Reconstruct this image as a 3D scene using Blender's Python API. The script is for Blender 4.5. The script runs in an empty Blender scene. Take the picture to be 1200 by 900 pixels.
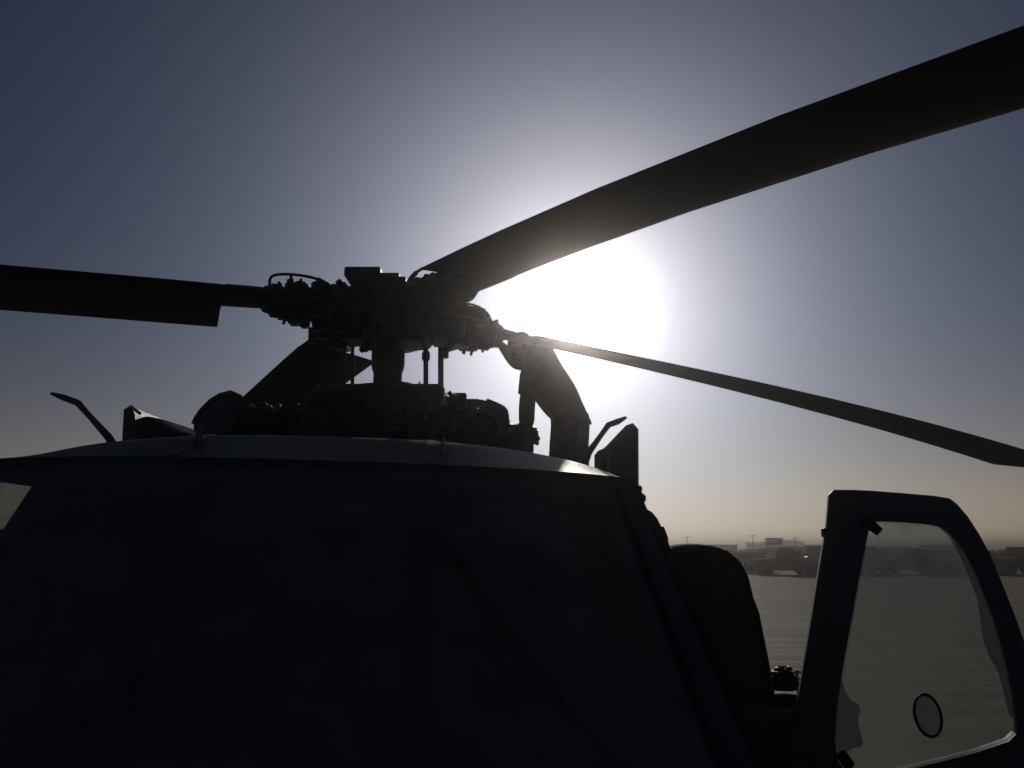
import bpy, math, random
from mathutils import Vector, Matrix
random.seed(7)
S = bpy.context.scene
C = S.collection
R = math.radians

# ------------------------------------------------------------------ camera
CAM = Vector((0.0, 0.0, 2.0))
F = 1000.0 / 1200.0                       # focal length in frame widths
PITCH = math.atan(190 / 1000.0)
cd = bpy.data.cameras.new('camera')
cam = bpy.data.objects.new('camera', cd)
C.objects.link(cam)
cam.location = CAM
cam.rotation_euler = (R(90) + PITCH, 0, 0)
cd.sensor_width = 36.0
cd.lens = 36.0 * F
cd.clip_start = 0.05
cd.clip_end = 5000
S.camera = cam
SP, CP = math.sin(PITCH), math.cos(PITCH)


def at(px, py, Y):
    """World point at depth Y (metres in front) on the sight line of a photo pixel."""
    u, v = (px - 600) / 1000.0, (450 - py) / 1000.0
    y, z = CP - v * SP, SP + v * CP
    return Vector((u / y * Y, Y, CAM.z + z / y * Y))


# ------------------------------------------------------------------ light
SUN = Vector((0.075, 0.9656, 0.2751)).normalized()
SUN_EL = math.asin(SUN.z)
SUN_AZ = math.atan2(SUN.x, SUN.y)
w = bpy.data.worlds.new('World')
S.world = w
w.use_nodes = True
nt = w.node_tree
for n in list(nt.nodes):
    nt.nodes.remove(n)
N = nt.nodes.new
out = N('ShaderNodeOutputWorld')
sky = N('ShaderNodeTexSky')
sky.sky_type = 'NISHITA'
sky.sun_disc = False
sky.sun_elevation = SUN_EL
sky.sun_rotation = SUN_AZ
sky.air_density = 1.0
sky.dust_density = 3.0
sky.ozone_density = 8
bg = N('ShaderNodeBackground')
bg.inputs['Strength'].default_value = 0.05
tint = N('ShaderNodeMix')
tint.data_type = 'RGBA'
tint.blend_type = 'MULTIPLY'
tint.inputs['Factor'].default_value = 1.0
tint.inputs[7].default_value = (0.65,0.845,1.07,1)
nt.links.new(sky.outputs[0], tint.inputs[6])
nt.links.new(tint.outputs[2], bg.inputs['Color'])
# circumsolar glow of dusty air: brightness falls with the angle from the sun
geo = N('ShaderNodeNewGeometry')
dot = N('ShaderNodeVectorMath')
dot.operation = 'DOT_PRODUCT'
dot.inputs[1].default_value = tuple(-SUN)
nt.links.new(geo.outputs['Incoming'], dot.inputs[0])


def hg(g, amp):
    a = N('ShaderNodeMath')
    a.operation = 'MULTIPLY_ADD'
    a.inputs[1].default_value = -2 * g
    a.inputs[2].default_value = 1 + g * g
    nt.links.new(dot.outputs['Value'], a.inputs[0])
    p = N('ShaderNodeMath')
    p.operation = 'POWER'
    p.inputs[1].default_value = -1.5
    nt.links.new(a.outputs[0], p.inputs[0])
    m_ = N('ShaderNodeMath')
    m_.operation = 'MULTIPLY'
    m_.inputs[1].default_value = amp * (1 - g) ** 3
    nt.links.new(p.outputs[0], m_.inputs[0])
    return m_


last = bg
for g_, amp_, col_ in ((0.84, 4.1, (1.0, 0.87, 0.84)), (0.93, 5.0, (1.0, 0.96, 0.94))):
    glow = N('ShaderNodeBackground')
    glow.inputs['Color'].default_value = (*col_, 1)
    nt.links.new(hg(g_, amp_).outputs[0], glow.inputs['Strength'])
    addw = N('ShaderNodeAddShader')
    nt.links.new(last.outputs[0], addw.inputs[0])
    nt.links.new(glow.outputs[0], addw.inputs[1])
    last = addw
# dust lying low over the horizon, brighter towards the sun
sxyz = N('ShaderNodeSeparateXYZ')
nt.links.new(geo.outputs['Incoming'], sxyz.inputs[0])
mn = N('ShaderNodeMath')
mn.operation = 'MINIMUM'
mn.inputs[1].default_value = 0.0
nt.links.new(sxyz.outputs['Z'], mn.inputs[0])
dv = N('ShaderNodeMath')
dv.operation = 'DIVIDE'
dv.inputs[1].default_value = 0.089
nt.links.new(mn.outputs[0], dv.inputs[0])
ex = N('ShaderNodeMath')
ex.operation = 'EXPONENT'
nt.links.new(dv.outputs[0], ex.inputs[0])
lay = N('ShaderNodeMath')
lay.operation = 'MULTIPLY'
nt.links.new(ex.outputs[0], lay.inputs[0])
nt.links.new(hg(0.45, 2.75).outputs[0], lay.inputs[1])
low = N('ShaderNodeBackground')
low.inputs['Color'].default_value = (1.0, 0.80, 0.55, 1)
nt.links.new(lay.outputs[0], low.inputs['Strength'])
addl = N('ShaderNodeAddShader')
nt.links.new(last.outputs[0], addl.inputs[0])
nt.links.new(low.outputs[0], addl.inputs[1])
nt.links.new(addl.outputs[0], out.inputs['Surface'])

sl = bpy.data.lights.new('sun', 'SUN')
sl.energy = 5.0
sl.angle = R(0.53)
sl.color = (1.0, 0.93, 0.82)
so = bpy.data.objects.new('sun', sl)
C.objects.link(so)
so.rotation_euler = SUN.to_track_quat('Z', 'Y').to_euler()
so.location = (0, 0, 30)

S.view_settings.view_transform = 'Standard'
S.view_settings.look = 'None'
S.view_settings.exposure = -2.4
S.view_settings.gamma = 1.0
S.cycles.use_denoising = True
S.cycles.max_bounces = 8
S.cycles.transparent_max_bounces = 16
S.cycles.volume_bounces = 0


# ------------------------------------------------------------------ materials
def mat(name, col, rough=0.6, metal=0.0, spec=0.5, var=0.25, scale=6.0, bump=0.0, bscale=40.0, coat=0.0, stretch=None):
    m = bpy.data.materials.new(name)
    m.use_nodes = True
    t = m.node_tree
    b = t.nodes['Principled BSDF']
    b.inputs['Roughness'].default_value = rough
    b.inputs['Metallic'].default_value = metal
    b.inputs['Specular IOR Level'].default_value = spec
    b.inputs['Coat Weight'].default_value = coat
    tc = t.nodes.new('ShaderNodeTexCoord')
    mp = t.nodes.new('ShaderNodeMapping')
    if stretch:
        mp.inputs['Scale'].default_value = stretch
    t.links.new(tc.outputs['Object'], mp.inputs['Vector'])
    nz = t.nodes.new('ShaderNodeTexNoise')
    nz.inputs['Scale'].default_value = scale
    nz.inputs['Detail'].default_value = 6
    nz.inputs['Roughness'].default_value = 0.65
    t.links.new(mp.outputs[0], nz.inputs['Vector'])
    cr = t.nodes.new('ShaderNodeValToRGB')
    cr.color_ramp.elements[0].position = 0.3
    cr.color_ramp.elements[1].position = 0.7
    cr.color_ramp.elements[0].color = (*[c * (1 - var) for c in col], 1)
    cr.color_ramp.elements[1].color = (*[min(1, c * (1 + var)) for c in col], 1)
    t.links.new(nz.outputs['Fac'], cr.inputs['Fac'])
    t.links.new(cr.outputs[0], b.inputs['Base Color'])
    mr = t.nodes.new('ShaderNodeMapRange')
    mr.inputs['To Min'].default_value = max(0.02, rough - 0.12)
    mr.inputs['To Max'].default_value = min(1, rough + 0.12)
    t.links.new(nz.outputs['Fac'], mr.inputs['Value'])
    t.links.new(mr.outputs[0], b.inputs['Roughness'])
    if bump > 0:
        n2 = t.nodes.new('ShaderNodeTexNoise')
        n2.inputs['Scale'].default_value = bscale
        n2.inputs['Detail'].default_value = 4
        t.links.new(mp.outputs[0], n2.inputs['Vector'])
        bp = t.nodes.new('ShaderNodeBump')
        bp.inputs['Strength'].default_value = bump
        bp.inputs['Distance'].default_value = 0.01
        t.links.new(n2.outputs['Fac'], bp.inputs['Height'])
        t.links.new(bp.outputs[0], b.inputs['Normal'])
    return m


def glass(name, tint, dust, dust_col, dscale=3.0):
    """Sheet glass: clear/tinted transmission, Fresnel reflection and a film of dust."""
    m = bpy.data.materials.new(name)
    m.use_nodes = True
    t = m.node_tree
    for n in list(t.nodes):
        t.nodes.remove(n)
    o = t.nodes.new('ShaderNodeOutputMaterial')
    tr = t.nodes.new('ShaderNodeBsdfTransparent')
    tr.inputs[0].default_value = (*tint, 1)
    gl = t.nodes.new('ShaderNodeBsdfGlossy')
    gl.inputs['Roughness'].default_value = 0.03
    fr = t.nodes.new('ShaderNodeFresnel')
    gm = t.nodes.new('ShaderNodeNewGeometry')
    io = t.nodes.new('ShaderNodeMath')          # the Fresnel node inverts the index on back faces: a thin sheet has none inside
    io.operation = 'MULTIPLY_ADD'
    io.inputs[1].default_value = 1 / 1.5 - 1.5
    io.inputs[2].default_value = 1.5
    t.links.new(gm.outputs['Backfacing'], io.inputs[0])
    t.links.new(io.outputs[0], fr.inputs['IOR'])
    mx = t.nodes.new('ShaderNodeMixShader')
    t.links.new(fr.outputs[0], mx.inputs[0])
    t.links.new(tr.outputs[0], mx.inputs[1])
    t.links.new(gl.outputs[0], mx.inputs[2])
    df = t.nodes.new('ShaderNodeBsdfDiffuse')
    df.inputs[0].default_value = (*dust_col, 1)
    tl = t.nodes.new('ShaderNodeBsdfTranslucent')
    tl.inputs[0].default_value = (*dust_col, 1)
    ad = t.nodes.new('ShaderNodeMixShader')
    ad.inputs[0].default_value = 0.5
    t.links.new(df.outputs[0], ad.inputs[1])
    t.links.new(tl.outputs[0], ad.inputs[2])
    tc = t.nodes.new('ShaderNodeTexCoord')
    nz = t.nodes.new('ShaderNodeTexNoise')
    nz.inputs['Scale'].default_value = dscale
    nz.inputs['Detail'].default_value = 8
    nz.inputs['Roughness'].default_value = 0.7
    t.links.new(tc.outputs['Object'], nz.inputs['Vector'])
    mr = t.nodes.new('ShaderNodeMapRange')
    mr.inputs['From Min'].default_value = 0.3
    mr.inputs['From Max'].default_value = 0.7
    mr.inputs['To Min'].default_value = dust * 0.4
    mr.inputs['To Max'].default_value = dust * 1.6
    t.links.new(nz.outputs['Fac'], mr.inputs['Value'])
    m2 = t.nodes.new('ShaderNodeMixShader')
    t.links.new(mr.outputs[0], m2.inputs[0])
    t.links.new(mx.outputs[0], m2.inputs[1])
    t.links.new(ad.outputs[0], m2.inputs[2])
    t.links.new(m2.outputs[0], o.inputs['Surface'])
    return m


M = {
    'paint': mat('dull_grey_paint', (0.085, 0.087, 0.083), 0.5, 0, 0.25, 0.34, 7, 0.15, 60, stretch=(1.6, 0.5, 1.6)),
    'paint_dark': mat('dark_frame_paint', (0.20, 0.18, 0.145), 0.5, 0, 0.4, 0.2, 8, 0.1, 60),
    'blade': mat('matt_black_blade', (0.022, 0.022, 0.022), 0.62, 0, 0.35, 0.25, 4, 0.08, 80),
    'steel': mat('worn_hub_metal', (0.075, 0.068, 0.062), 0.42, 0.6, 0.5, 0.35, 14, 0.2, 60),
    'bright': mat('bare_bright_metal', (0.55, 0.53, 0.5), 0.28, 1.0, 0.5, 0.15, 20),
    'post': mat('windshield_post_paint', (0.15, 0.14, 0.125), 0.5, 0, 0.4, 0.2, 8),
    'rubber': mat('black_rubber', (0.018, 0.018, 0.018), 0.55, 0, 0.4, 0.2, 20, 0.1, 90),
    'brown': mat('brown_gear_housing', (0.12, 0.09, 0.065), 0.5, 0.2, 0.4, 0.3, 10, 0.2, 50),
    'grey': mat('light_grey_casting', (0.14, 0.135, 0.14), 0.5, 0.3, 0.5, 0.2, 16, 0.15, 60),
    'canvas': mat('brown_canvas', (0.085, 0.066, 0.048), 0.85, 0, 0.2, 0.3, 7, 0.9, 9),
    'cabin': mat('cabin_black', (0.02, 0.02, 0.022), 0.7, 0, 0.3, 0.2, 8),
    'seat': mat('seat_fabric', (0.06, 0.045, 0.035), 0.9, 0, 0.2, 0.2, 25, 0.3, 80),
    'shirt': mat('tan_shirt', (0.32, 0.25, 0.20), 0.9, 0, 0.1, 0.15, 14, 0.4, 50),
    'trousers': mat('camouflage_trousers', (0.24, 0.20, 0.16), 0.9, 0, 0.1, 0.4, 10, 0.4, 50),
    'skin': mat('skin', (0.36, 0.22, 0.15), 0.55, 0, 0.4, 0.08, 12),
    'hair': mat('dark_hair', (0.02, 0.015, 0.012), 0.6, 0, 0.4, 0.2, 60),
    'boot': mat('tan_boot', (0.15, 0.11, 0.07), 0.8, 0, 0.2, 0.2, 20),
    'windshield': glass('windshield_glass', (0.92, 0.94, 0.93), 0.25, (0.85, 0.74, 0.56), 5),
    'clearglass': glass('clear_side_glass', (0.9, 0.92, 0.91), 0.06, (0.4, 0.4, 0.38), 5),
    'doorglass': glass('dusty_door_glass', (0.72, 0.76, 0.77), 0.30, (0.46, 0.45, 0.41), 4),
    'film': glass('peeling_tint_film', (0.62, 0.66, 0.69), 0.10, (0.32, 0.34, 0.38), 9),
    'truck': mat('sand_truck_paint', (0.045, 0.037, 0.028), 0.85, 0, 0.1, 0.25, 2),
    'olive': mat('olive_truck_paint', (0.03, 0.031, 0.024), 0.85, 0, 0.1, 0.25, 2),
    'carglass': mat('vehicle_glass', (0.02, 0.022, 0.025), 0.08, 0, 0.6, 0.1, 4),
    'wood': mat('crate_wood', (0.20, 0.15, 0.10), 0.8, 0, 0.2, 0.3, 3),
    'white': mat('faded_white_paint', (0.65, 0.63, 0.58), 0.5, 0, 0.4, 0.15, 2),
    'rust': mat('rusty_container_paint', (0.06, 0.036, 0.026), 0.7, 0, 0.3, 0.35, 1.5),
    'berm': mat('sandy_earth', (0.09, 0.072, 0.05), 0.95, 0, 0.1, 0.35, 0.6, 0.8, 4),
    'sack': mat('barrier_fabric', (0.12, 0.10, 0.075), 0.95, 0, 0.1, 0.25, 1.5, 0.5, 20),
}


def ground_mat():
    m = bpy.data.materials.new('dusty_concrete_apron')
    m.use_nodes = True
    t = m.node_tree
    b = t.nodes['Principled BSDF']
    b.inputs['Roughness'].default_value = 0.75
    b.inputs['Specular IOR Level'].default_value = 0.25
    tc = t.nodes.new('ShaderNodeTexCoord')

    def noise(scale, sx, sy, rot, detail=5):
        mp = t.nodes.new('ShaderNodeMapping')
        mp.inputs['Scale'].default_value = (sx, sy, 1)
        mp.inputs['Rotation'].default_value = (0, 0, rot)
        t.links.new(tc.outputs['Object'], mp.inputs['Vector'])
        n = t.nodes.new('ShaderNodeTexNoise')
        n.inputs['Scale'].default_value = scale
        n.inputs['Detail'].default_value = detail
        n.inputs['Roughness'].default_value = 0.6
        t.links.new(mp.outputs[0], n.inputs['Vector'])
        return n

    a = noise(1.6, 0.09, 1.0, R(6))        # long swept dust streaks
    c = noise(0.25, 0.35, 1.0, R(-4))
    d = noise(14, 1, 1, 0)
    mx = t.nodes.new('ShaderNodeMath')
    mx.operation = 'MULTIPLY_ADD'
    mx.inputs[1].default_value = 0.6
    t.links.new(a.outputs['Fac'], mx.inputs[0])
    h = t.nodes.new('ShaderNodeMath')
    h.operation = 'MULTIPLY'
    h.inputs[1].default_value = 0.3
    t.links.new(c.outputs['Fac'], h.inputs[0])
    t.links.new(h.outputs[0], mx.inputs[2])
    h2 = t.nodes.new('ShaderNodeMath')
    h2.operation = 'MULTIPLY_ADD'
    h2.inputs[1].default_value = 0.1
    t.links.new(d.outputs['Fac'], h2.inputs[0])
    t.links.new(mx.outputs[0], h2.inputs[2])
    cr = t.nodes.new('ShaderNodeValToRGB')
    cr.color_ramp.elements[0].position = 0.40
    cr.color_ramp.elements[0].color = (0.055, 0.042, 0.024, 1)
    cr.color_ramp.elements[1].position = 0.61
    cr.color_ramp.elements[1].color = (0.27, 0.21, 0.125, 1)
    t.links.new(h2.outputs[0], cr.inputs['Fac'])
    t.links.new(cr.outputs[0], b.inputs['Base Color'])
    bp = t.nodes.new('ShaderNodeBump')
    bp.inputs['Strength'].default_value = 1.0
    bp.inputs['Distance'].default_value = 0.05
    t.links.new(a.outputs['Fac'], bp.inputs['Height'])
    t.links.new(bp.outputs[0], b.inputs['Normal'])
    return m


# ------------------------------------------------------------------ mesh helpers
def frame(d):
    d = d.normalized()
    up = Vector((0, 0, 1)) if abs(d.z) < 0.9 else Vector((0, 1, 0))
    a = d.cross(up).normalized()
    return a, a.cross(d).normalized()


class MB:
    def __init__(self):
        self.v, self.f = [], []

    def add(self, vs, fs):
        o = len(self.v)
        self.v += [Vector(p) for p in vs]
        self.f += [tuple(i + o for i in q) for q in fs]
        return self

    def box(self, c, s, ax=None):
        """box: centre, full sizes, optional (x, y, z) axes"""
        c = Vector(c)
        X, Y, Z = ax or (Vector((1, 0, 0)), Vector((0, 1, 0)), Vector((0, 0, 1)))
        h = [k / 2 for k in s]
        b = 0.14 * min(s)
        vs, fs = [], []
        # chamfered box: three rings of faces
        def P(x, y, z):
            vs.append(c + X * x + Y * y + Z * z)
            return len(vs) - 1
        idx = {}
        for sx in (-1, 1):
            for sy in (-1, 1):
                for sz in (-1, 1):
                    idx[sx, sy, sz] = (P(sx * h[0], sy * (h[1] - b), sz * (h[2] - b)),
                                       P(sx * (h[0] - b), sy * h[1], sz * (h[2] - b)),
                                       P(sx * (h[0] - b), sy * (h[1] - b), sz * h[2]))
        for k in range(3):
            i, j = (k + 1) % 3, (k + 2) % 3
            for s1 in (-1, 1):
                q = []
                for (a, d) in ((-1, -1), (1, -1), (1, 1), (-1, 1)):
                    key = [0, 0, 0]
                    key[k], key[i], key[j] = s1, a, d
                    q.append(idx[tuple(key)][k])
                fs.append(tuple(q if s1 > 0 else q[::-1]))
        for k in range(3):                      # edge strips
            i, j = (k + 1) % 3, (k + 2) % 3
            for a in (-1, 1):
                for d in (-1, 1):
                    k0, k1 = [0] * 3, [0] * 3
                    k0[k], k0[i], k0[j] = -1, a, d
                    k1[k], k1[i], k1[j] = 1, a, d
                    q = (idx[tuple(k0)][i], idx[tuple(k1)][i], idx[tuple(k1)][j], idx[tuple(k0)][j])
                    fs.append(q if a * d > 0 else q[::-1])
        for key, q in idx.items():
            fs.append(q if key[0] * key[1] * key[2] > 0 else q[::-1])
        return self.add(vs, fs)

    def loft(self, rings, caps=True, closed=True):
        n = len(rings[0])
        vs = [p for r in rings for p in r]
        fs = []
        for i in range(len(rings) - 1):
            for j in range(n if closed else n - 1):
                k = (j + 1) % n
                fs.append((i * n + j, i * n + k, (i + 1) * n + k, (i + 1) * n + j))
        if caps and closed:
            fs.append(tuple(range(n))[::-1])
            fs.append(tuple((len(rings) - 1) * n + j for j in range(n)))
        return self.add(vs, fs)

    def tube(self, pts, r, n=8, caps=True):
        pts = [Vector(p) for p in pts]
        rs = r if isinstance(r, (list, tuple)) else [r] * len(pts)
        rings = []
        a = None
        for i, p in enumerate(pts):
            d = (pts[min(i + 1, len(pts) - 1)] - pts[max(i - 1, 0)]).normalized()
            if a is None:
                a, b = frame(d)
            else:
                a = (a - d * a.dot(d)).normalized()
                b = a.cross(d).normalized()
            rings.append([p + (a * math.cos(2 * math.pi * k / n) + b * math.sin(2 * math.pi * k / n)) * rs[i] for k in range(n)])
        return self.loft(rings, caps)

    def lathe(self, c, axis, prof, n=20):
        """profile of (distance along axis, radius)"""
        c, d = Vector(c), Vector(axis).normalized()
        a, b = frame(d)
        rings = [[c + d * h + (a * math.cos(2 * math.pi * k / n) + b * math.sin(2 * math.pi * k / n)) * max(r, 1e-4) for k in range(n)] for h, r in prof]
        return self.loft(rings, True)

    def torus(self, c, axis, R0, r, n=28, m=8, ax2=1.0):
        c, d = Vector(c), Vector(axis).normalized()
        a, b = frame(d)
        vs, fs = [], []
        for i in range(n):
            t = 2 * math.pi * i / n
            e = a * math.cos(t) + b * math.sin(t) * ax2
            for j in range(m):
                q = 2 * math.pi * j / m
                vs.append(c + e * (R0 + r * math.cos(q)) + d * r * math.sin(q))
        for i in range(n):
            for j in range(m):
                fs.append((i * m + j, ((i + 1) % n) * m + j, ((i + 1) % n) * m + (j + 1) % m, i * m + (j + 1) % m))
        return self.add(vs, fs)

    def ball(self, c, r, n=12, m=8, sq=(1, 1, 1)):
        c = Vector(c)
        rings = []
        for i in range(m + 1):
            t = math.pi * i / m
            rr = max(math.sin(t), 1e-3)
            rings.append([c + Vector((math.cos(2 * math.pi * k / n) * rr * sq[0], math.sin(2 * math.pi * k / n) * rr * sq[1], -math.cos(t) * sq[2])) * r for k in range(n)])
        return self.loft(rings, True)

    def prism(self, poly, d, closed=True):
        """outline of points extruded by vector d"""
        poly = [Vector(p) for p in poly]
        d = Vector(d)
        return self.loft([poly, [p + d for p in poly]], True)

    def grid(self, fn, nu, nv, thick=None):
        """open sheet of fn(i/nu, j/nv); with thick = offset function a closed slab"""
        vs = [fn(i / nu, j / nv) for i in range(nu + 1) for j in range(nv + 1)]
        W = nv + 1
        fs = [(i * W + j, i * W + j + 1, (i + 1) * W + j + 1, (i + 1) * W + j) for i in range(nu) for j in range(nv)]
        if thick is None:
            return self.add(vs, fs)
        o = len(vs)
        vs = vs + [thick(i / nu, j / nv) for i in range(nu + 1) for j in range(nv + 1)]
        fs += [tuple(k + o for k in q[::-1]) for q in fs]
        edge = [(i * W, (i + 1) * W) for i in range(nu)] + [((i + 1) * W + nv, i * W + nv) for i in range(nu)]
        edge += [(j + 1, j) for j in range(nv)] + [(nu * W + j, nu * W + j + 1) for j in range(nv)]
        fs += [(a, a + o, b + o, b)[::-1] for a, b in edge]
        return self.add(vs, fs)

    def build(self, name, m, parent=None, smooth=True, ang=38, sub=0):
        me = bpy.data.meshes.new(name)
        me.from_pydata([tuple(p) for p in self.v], [], self.f)
        me.update()
        if smooth:
            me.shade_smooth()
            me.set_sharp_from_angle(angle=R(ang))
        me.materials.append(m)
        o = bpy.data.objects.new(name, me)
        C.objects.link(o)
        if parent is not None:
            attach(o, parent)
        if sub:
            s = o.modifiers.new('smooth', 'SUBSURF')
            s.levels = s.render_levels = sub
        return o


def wloc(o):
    p = o.location.copy()
    while o.parent is not None:
        o = o.parent
        p += o.location
    return p


def attach(o, parent):
    """parent keeps the child where it was modelled (parents here carry no rotation)"""
    o.parent = parent
    o.matrix_parent_inverse = Matrix.Translation(-origin[parent.name]) if parent.name in origin else Matrix.Identity(4)


origin = {}


def thing(name, label, cat, loc, group=None):
    o = bpy.data.objects.new(name, None)
    C.objects.link(o)
    o.location = loc
    origin[o.name] = Vector(loc)
    o.empty_display_size = 0.2
    o['label'] = label
    o['category'] = cat
    if group:
        o['group'] = group
    return o


def tag(o, label=None, cat=None, group=None, kind=None):
    for k, v in (('label', label), ('category', cat), ('group', group), ('kind', kind)):
        if v:
            o[k] = v
    return o


def copy_tree(o, loc, label):
    r = o.copy()
    C.objects.link(r)
    r.location = loc
    r['label'] = label

    def rec(a, b):
        for ch in list(a.children):
            c = ch.copy()
            C.objects.link(c)
            c.parent = b
            rec(ch, c)
    rec(o, r)
    return r


# ------------------------------------------------------------------ ground and far edge of the apron
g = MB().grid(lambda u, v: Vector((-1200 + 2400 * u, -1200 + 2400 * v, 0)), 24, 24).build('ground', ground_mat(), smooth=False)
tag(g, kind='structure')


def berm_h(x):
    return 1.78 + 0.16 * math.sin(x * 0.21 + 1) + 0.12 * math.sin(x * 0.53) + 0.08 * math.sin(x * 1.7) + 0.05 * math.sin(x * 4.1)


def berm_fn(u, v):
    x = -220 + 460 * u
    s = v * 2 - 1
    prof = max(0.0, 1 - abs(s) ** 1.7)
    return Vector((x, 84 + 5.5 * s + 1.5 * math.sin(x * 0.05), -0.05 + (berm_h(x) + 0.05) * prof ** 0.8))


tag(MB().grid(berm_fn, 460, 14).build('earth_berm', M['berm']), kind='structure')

# ================================================================== HELICOPTER
HO = Vector((-0.56, 2.60, 0))
YAW = math.atan2(0.165, 2.4)
AX = Vector((-math.sin(YAW), math.cos(YAW), 0))       # aft
RX = Vector((math.cos(YAW), math.sin(YAW), 0))        # to the picture's right (port side)


def hp(X, A, z):
    """helicopter frame: lateral, aft of the windshield header, height above camera level"""
    p = HO + RX * X + AX * A
    return Vector((p.x, p.y, CAM.z + z - 0.024 * X))


heli = thing('helicopter', 'large dark military helicopter parked nose on with its port cockpit door open', 'helicopter', (HO + AX * 2.4))
ZE = 0.226


def sgn(x):
    return 1 if x >= 0 else -1


def wide(X):
    return X * 1.08 if X < 0 else X


# --- cabin roof: lofted shell from the windshield header aft
def roof_w(A):
    return 0.945 + 0.20 * min(1, max(0, A) / 1.1)


def roof_h(A):
    t = max(0, A) / 0.34
    q = min(t, 0.85) + (0.15 * (1 - math.exp(-(t - 0.85) / 0.15)) if t > 0.85 else 0)
    return 0.020 + 0.135 * q


def roof_edge(A):
    return ZE - 0.02 * min(1, A / 1.0)


def roof_pt(X, A, off=0.0):
    s = max(-1, min(1, X / roof_w(A)))
    return hp(wide(X), A - 0.12 * (1 - s * s) * max(0, 1 - A / 0.6), roof_edge(A) + roof_h(A) * (1 - abs(s) ** 2.6) ** 0.62 + off)


def roof_sheet(s0, s1, off):
    def f(u, v, o=0.0):
        A = 4.6 * u ** 2.6
        s = s0 + (s1 - s0) * v
        # denser towards the shoulders
        return roof_pt(s * roof_w(A), A, off + o)
    return f


f0 = roof_sheet(-1, 1, 0)


def roof_full(u, v, o=0.0):
    A = 4.6 * u ** 2.6
    s = math.sin((v - 0.5) * math.pi)
    return roof_pt(s * roof_w(A), A, o)


roof = MB().grid(roof_full, 40, 48, lambda u, v: roof_full(u, v, -0.03)).build('roof', M['paint'], heli, ang=50)
# proud lap joints and rivet strips on the roof
for X0 in (-0.42, 0.29):
    MB().grid(lambda u, v: roof_pt(X0 + 0.03 * v, 0.02 + 3.0 * u, 0.003), 30, 2,
              lambda u, v: roof_pt(X0 + 0.03 * v, 0.02 + 3.0 * u, -0.004)).build('lap_joint', M['paint'], roof, ang=60)




def rivet(mb, p, n_, r=0.0045):
    mb.lathe(p, n_, [(-0.001, r), (0.0015, r), (0.003, r * .5)], 6)


# --- windshield surface
def ws(s, t, off=0.0):
    X = wide(s * (0.935 + 0.125 * t))
    A = -0.75 * t - 0.12 * (1 - s * s) + 0.05 * abs(s) ** 8
    return hp(X, A - off * 0.7, ZE - 0.004 - 0.72 * t + off * 0.7)


def ws_slab(name, m, s0, s1, t0, t1, o0, o1, nu=14, nv=14, bow0=0.0, parent=None):
    def f(o):
        return lambda u, v: ws(s0(t0 + (t1 - t0) * v) + (s1(t0 + (t1 - t0) * v) - s0(t0 + (t1 - t0) * v)) * u, t0 + (t1 - t0) * v, o)
    return MB().grid(f(o1), nu, nv, f(o0)).build(name, m, parent or heli, ang=50)


K = lambda c: (lambda t: c)
pl_in = lambda t: 0.955 - 0.03 * t - 0.06 * max(0, t - .5)
# header strip, two centre posts, two corner posts, sill
ws_slab('windshield_header', M['paint_dark'], K(-1.0), K(1.0), 0.004, 0.055, -0.03, 0.001, 30, 3)
for s in (-1, 1):
    ws_slab('windshield_post', M['post'], K(s * 0.30 - 0.028), K(s * 0.30 + 0.028), 0.055, 1.0, -0.03, 0.006, 4, 16)
for s in (-1, 1):
    a, b = (lambda t: 0.94 - 0.02 * t), (lambda t: 1.0)
    if s < 0:
        ws_slab('corner_post', M['paint'], (lambda t: -1.0), (lambda t: -(0.94 - 0.02 * t)), 0.055, 1.0, -0.03, 0.012, 8, 20)
    else:
        ws_slab('corner_post', M['paint'], a, b, 0.055, 1.0, -0.03, 0.012, 8, 20)
# panes (each its own)
ws_slab('windshield_pane', M['windshield'], K(-0.272), K(0.272), 0.055, 1.0, -0.004, 0.002)
ws_slab('windshield_pane', M['windshield'], (lambda t: -(0.94 - 0.02 * t)), K(-0.328), 0.055, 1.0, -0.004, 0.002)
ws_slab('windshield_pane', M['windshield'], K(0.328), (lambda t: 0.94 - 0.02 * t), 0.055, 1.0, -0.004, 0.002)
MB().box(ws(-0.20, 0.115, -0.03), (.105, .012, .009), (RX, AX, Vector((0, 0, 1)))).build('reflection_strip', M['grey'], heli)  # added pale strip standing in for a reflection streak on the centre pane
# wiper: arm and blade on the port pane
for s in (1,):
    ar = MB().tube([ws(s * (0.36 + 0.36 * k), 0.26 + 0.74 * k, 0.03) for k in (0, .25, .5, .75, 1)], 0.006, 6).build('wiper', M['post'], heli)
    MB().tube([ws(s * (0.35 + 0.28 * k), 0.22 + 0.6 * k, 0.014) for k in (0, .25, .5, .75, 1)], 0.007, 6).build('wiper_blade', M['post'], ar)

# --- nose under the windshield and belly, lofted rings
def body_ring(A, wd, zt, zb, n=24, p=3.2):
    r = []
    for k in range(n):
        t = 2 * math.pi * k / n
        c, s = math.cos(t), math.sin(t)
        x = wd * sgn(c) * abs(c) ** (2 / p)
        zz = sgn(s) * abs(s) ** (2 / p)
        r.append(hp(x, A, (zt + zb) / 2 + (zt - zb) / 2 * zz))
    return r


MB().loft([body_ring(-1.62, 0.30, -0.95, -1.25), body_ring(-1.58, 0.55, -0.80, -1.38), body_ring(-1.42, 0.78, -0.66, -1.48),
           body_ring(-1.10, 0.97, -0.565, -1.55), body_ring(-0.86, 1.05, -0.51, -1.58)]).build('nose', M['paint'], heli)
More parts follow.
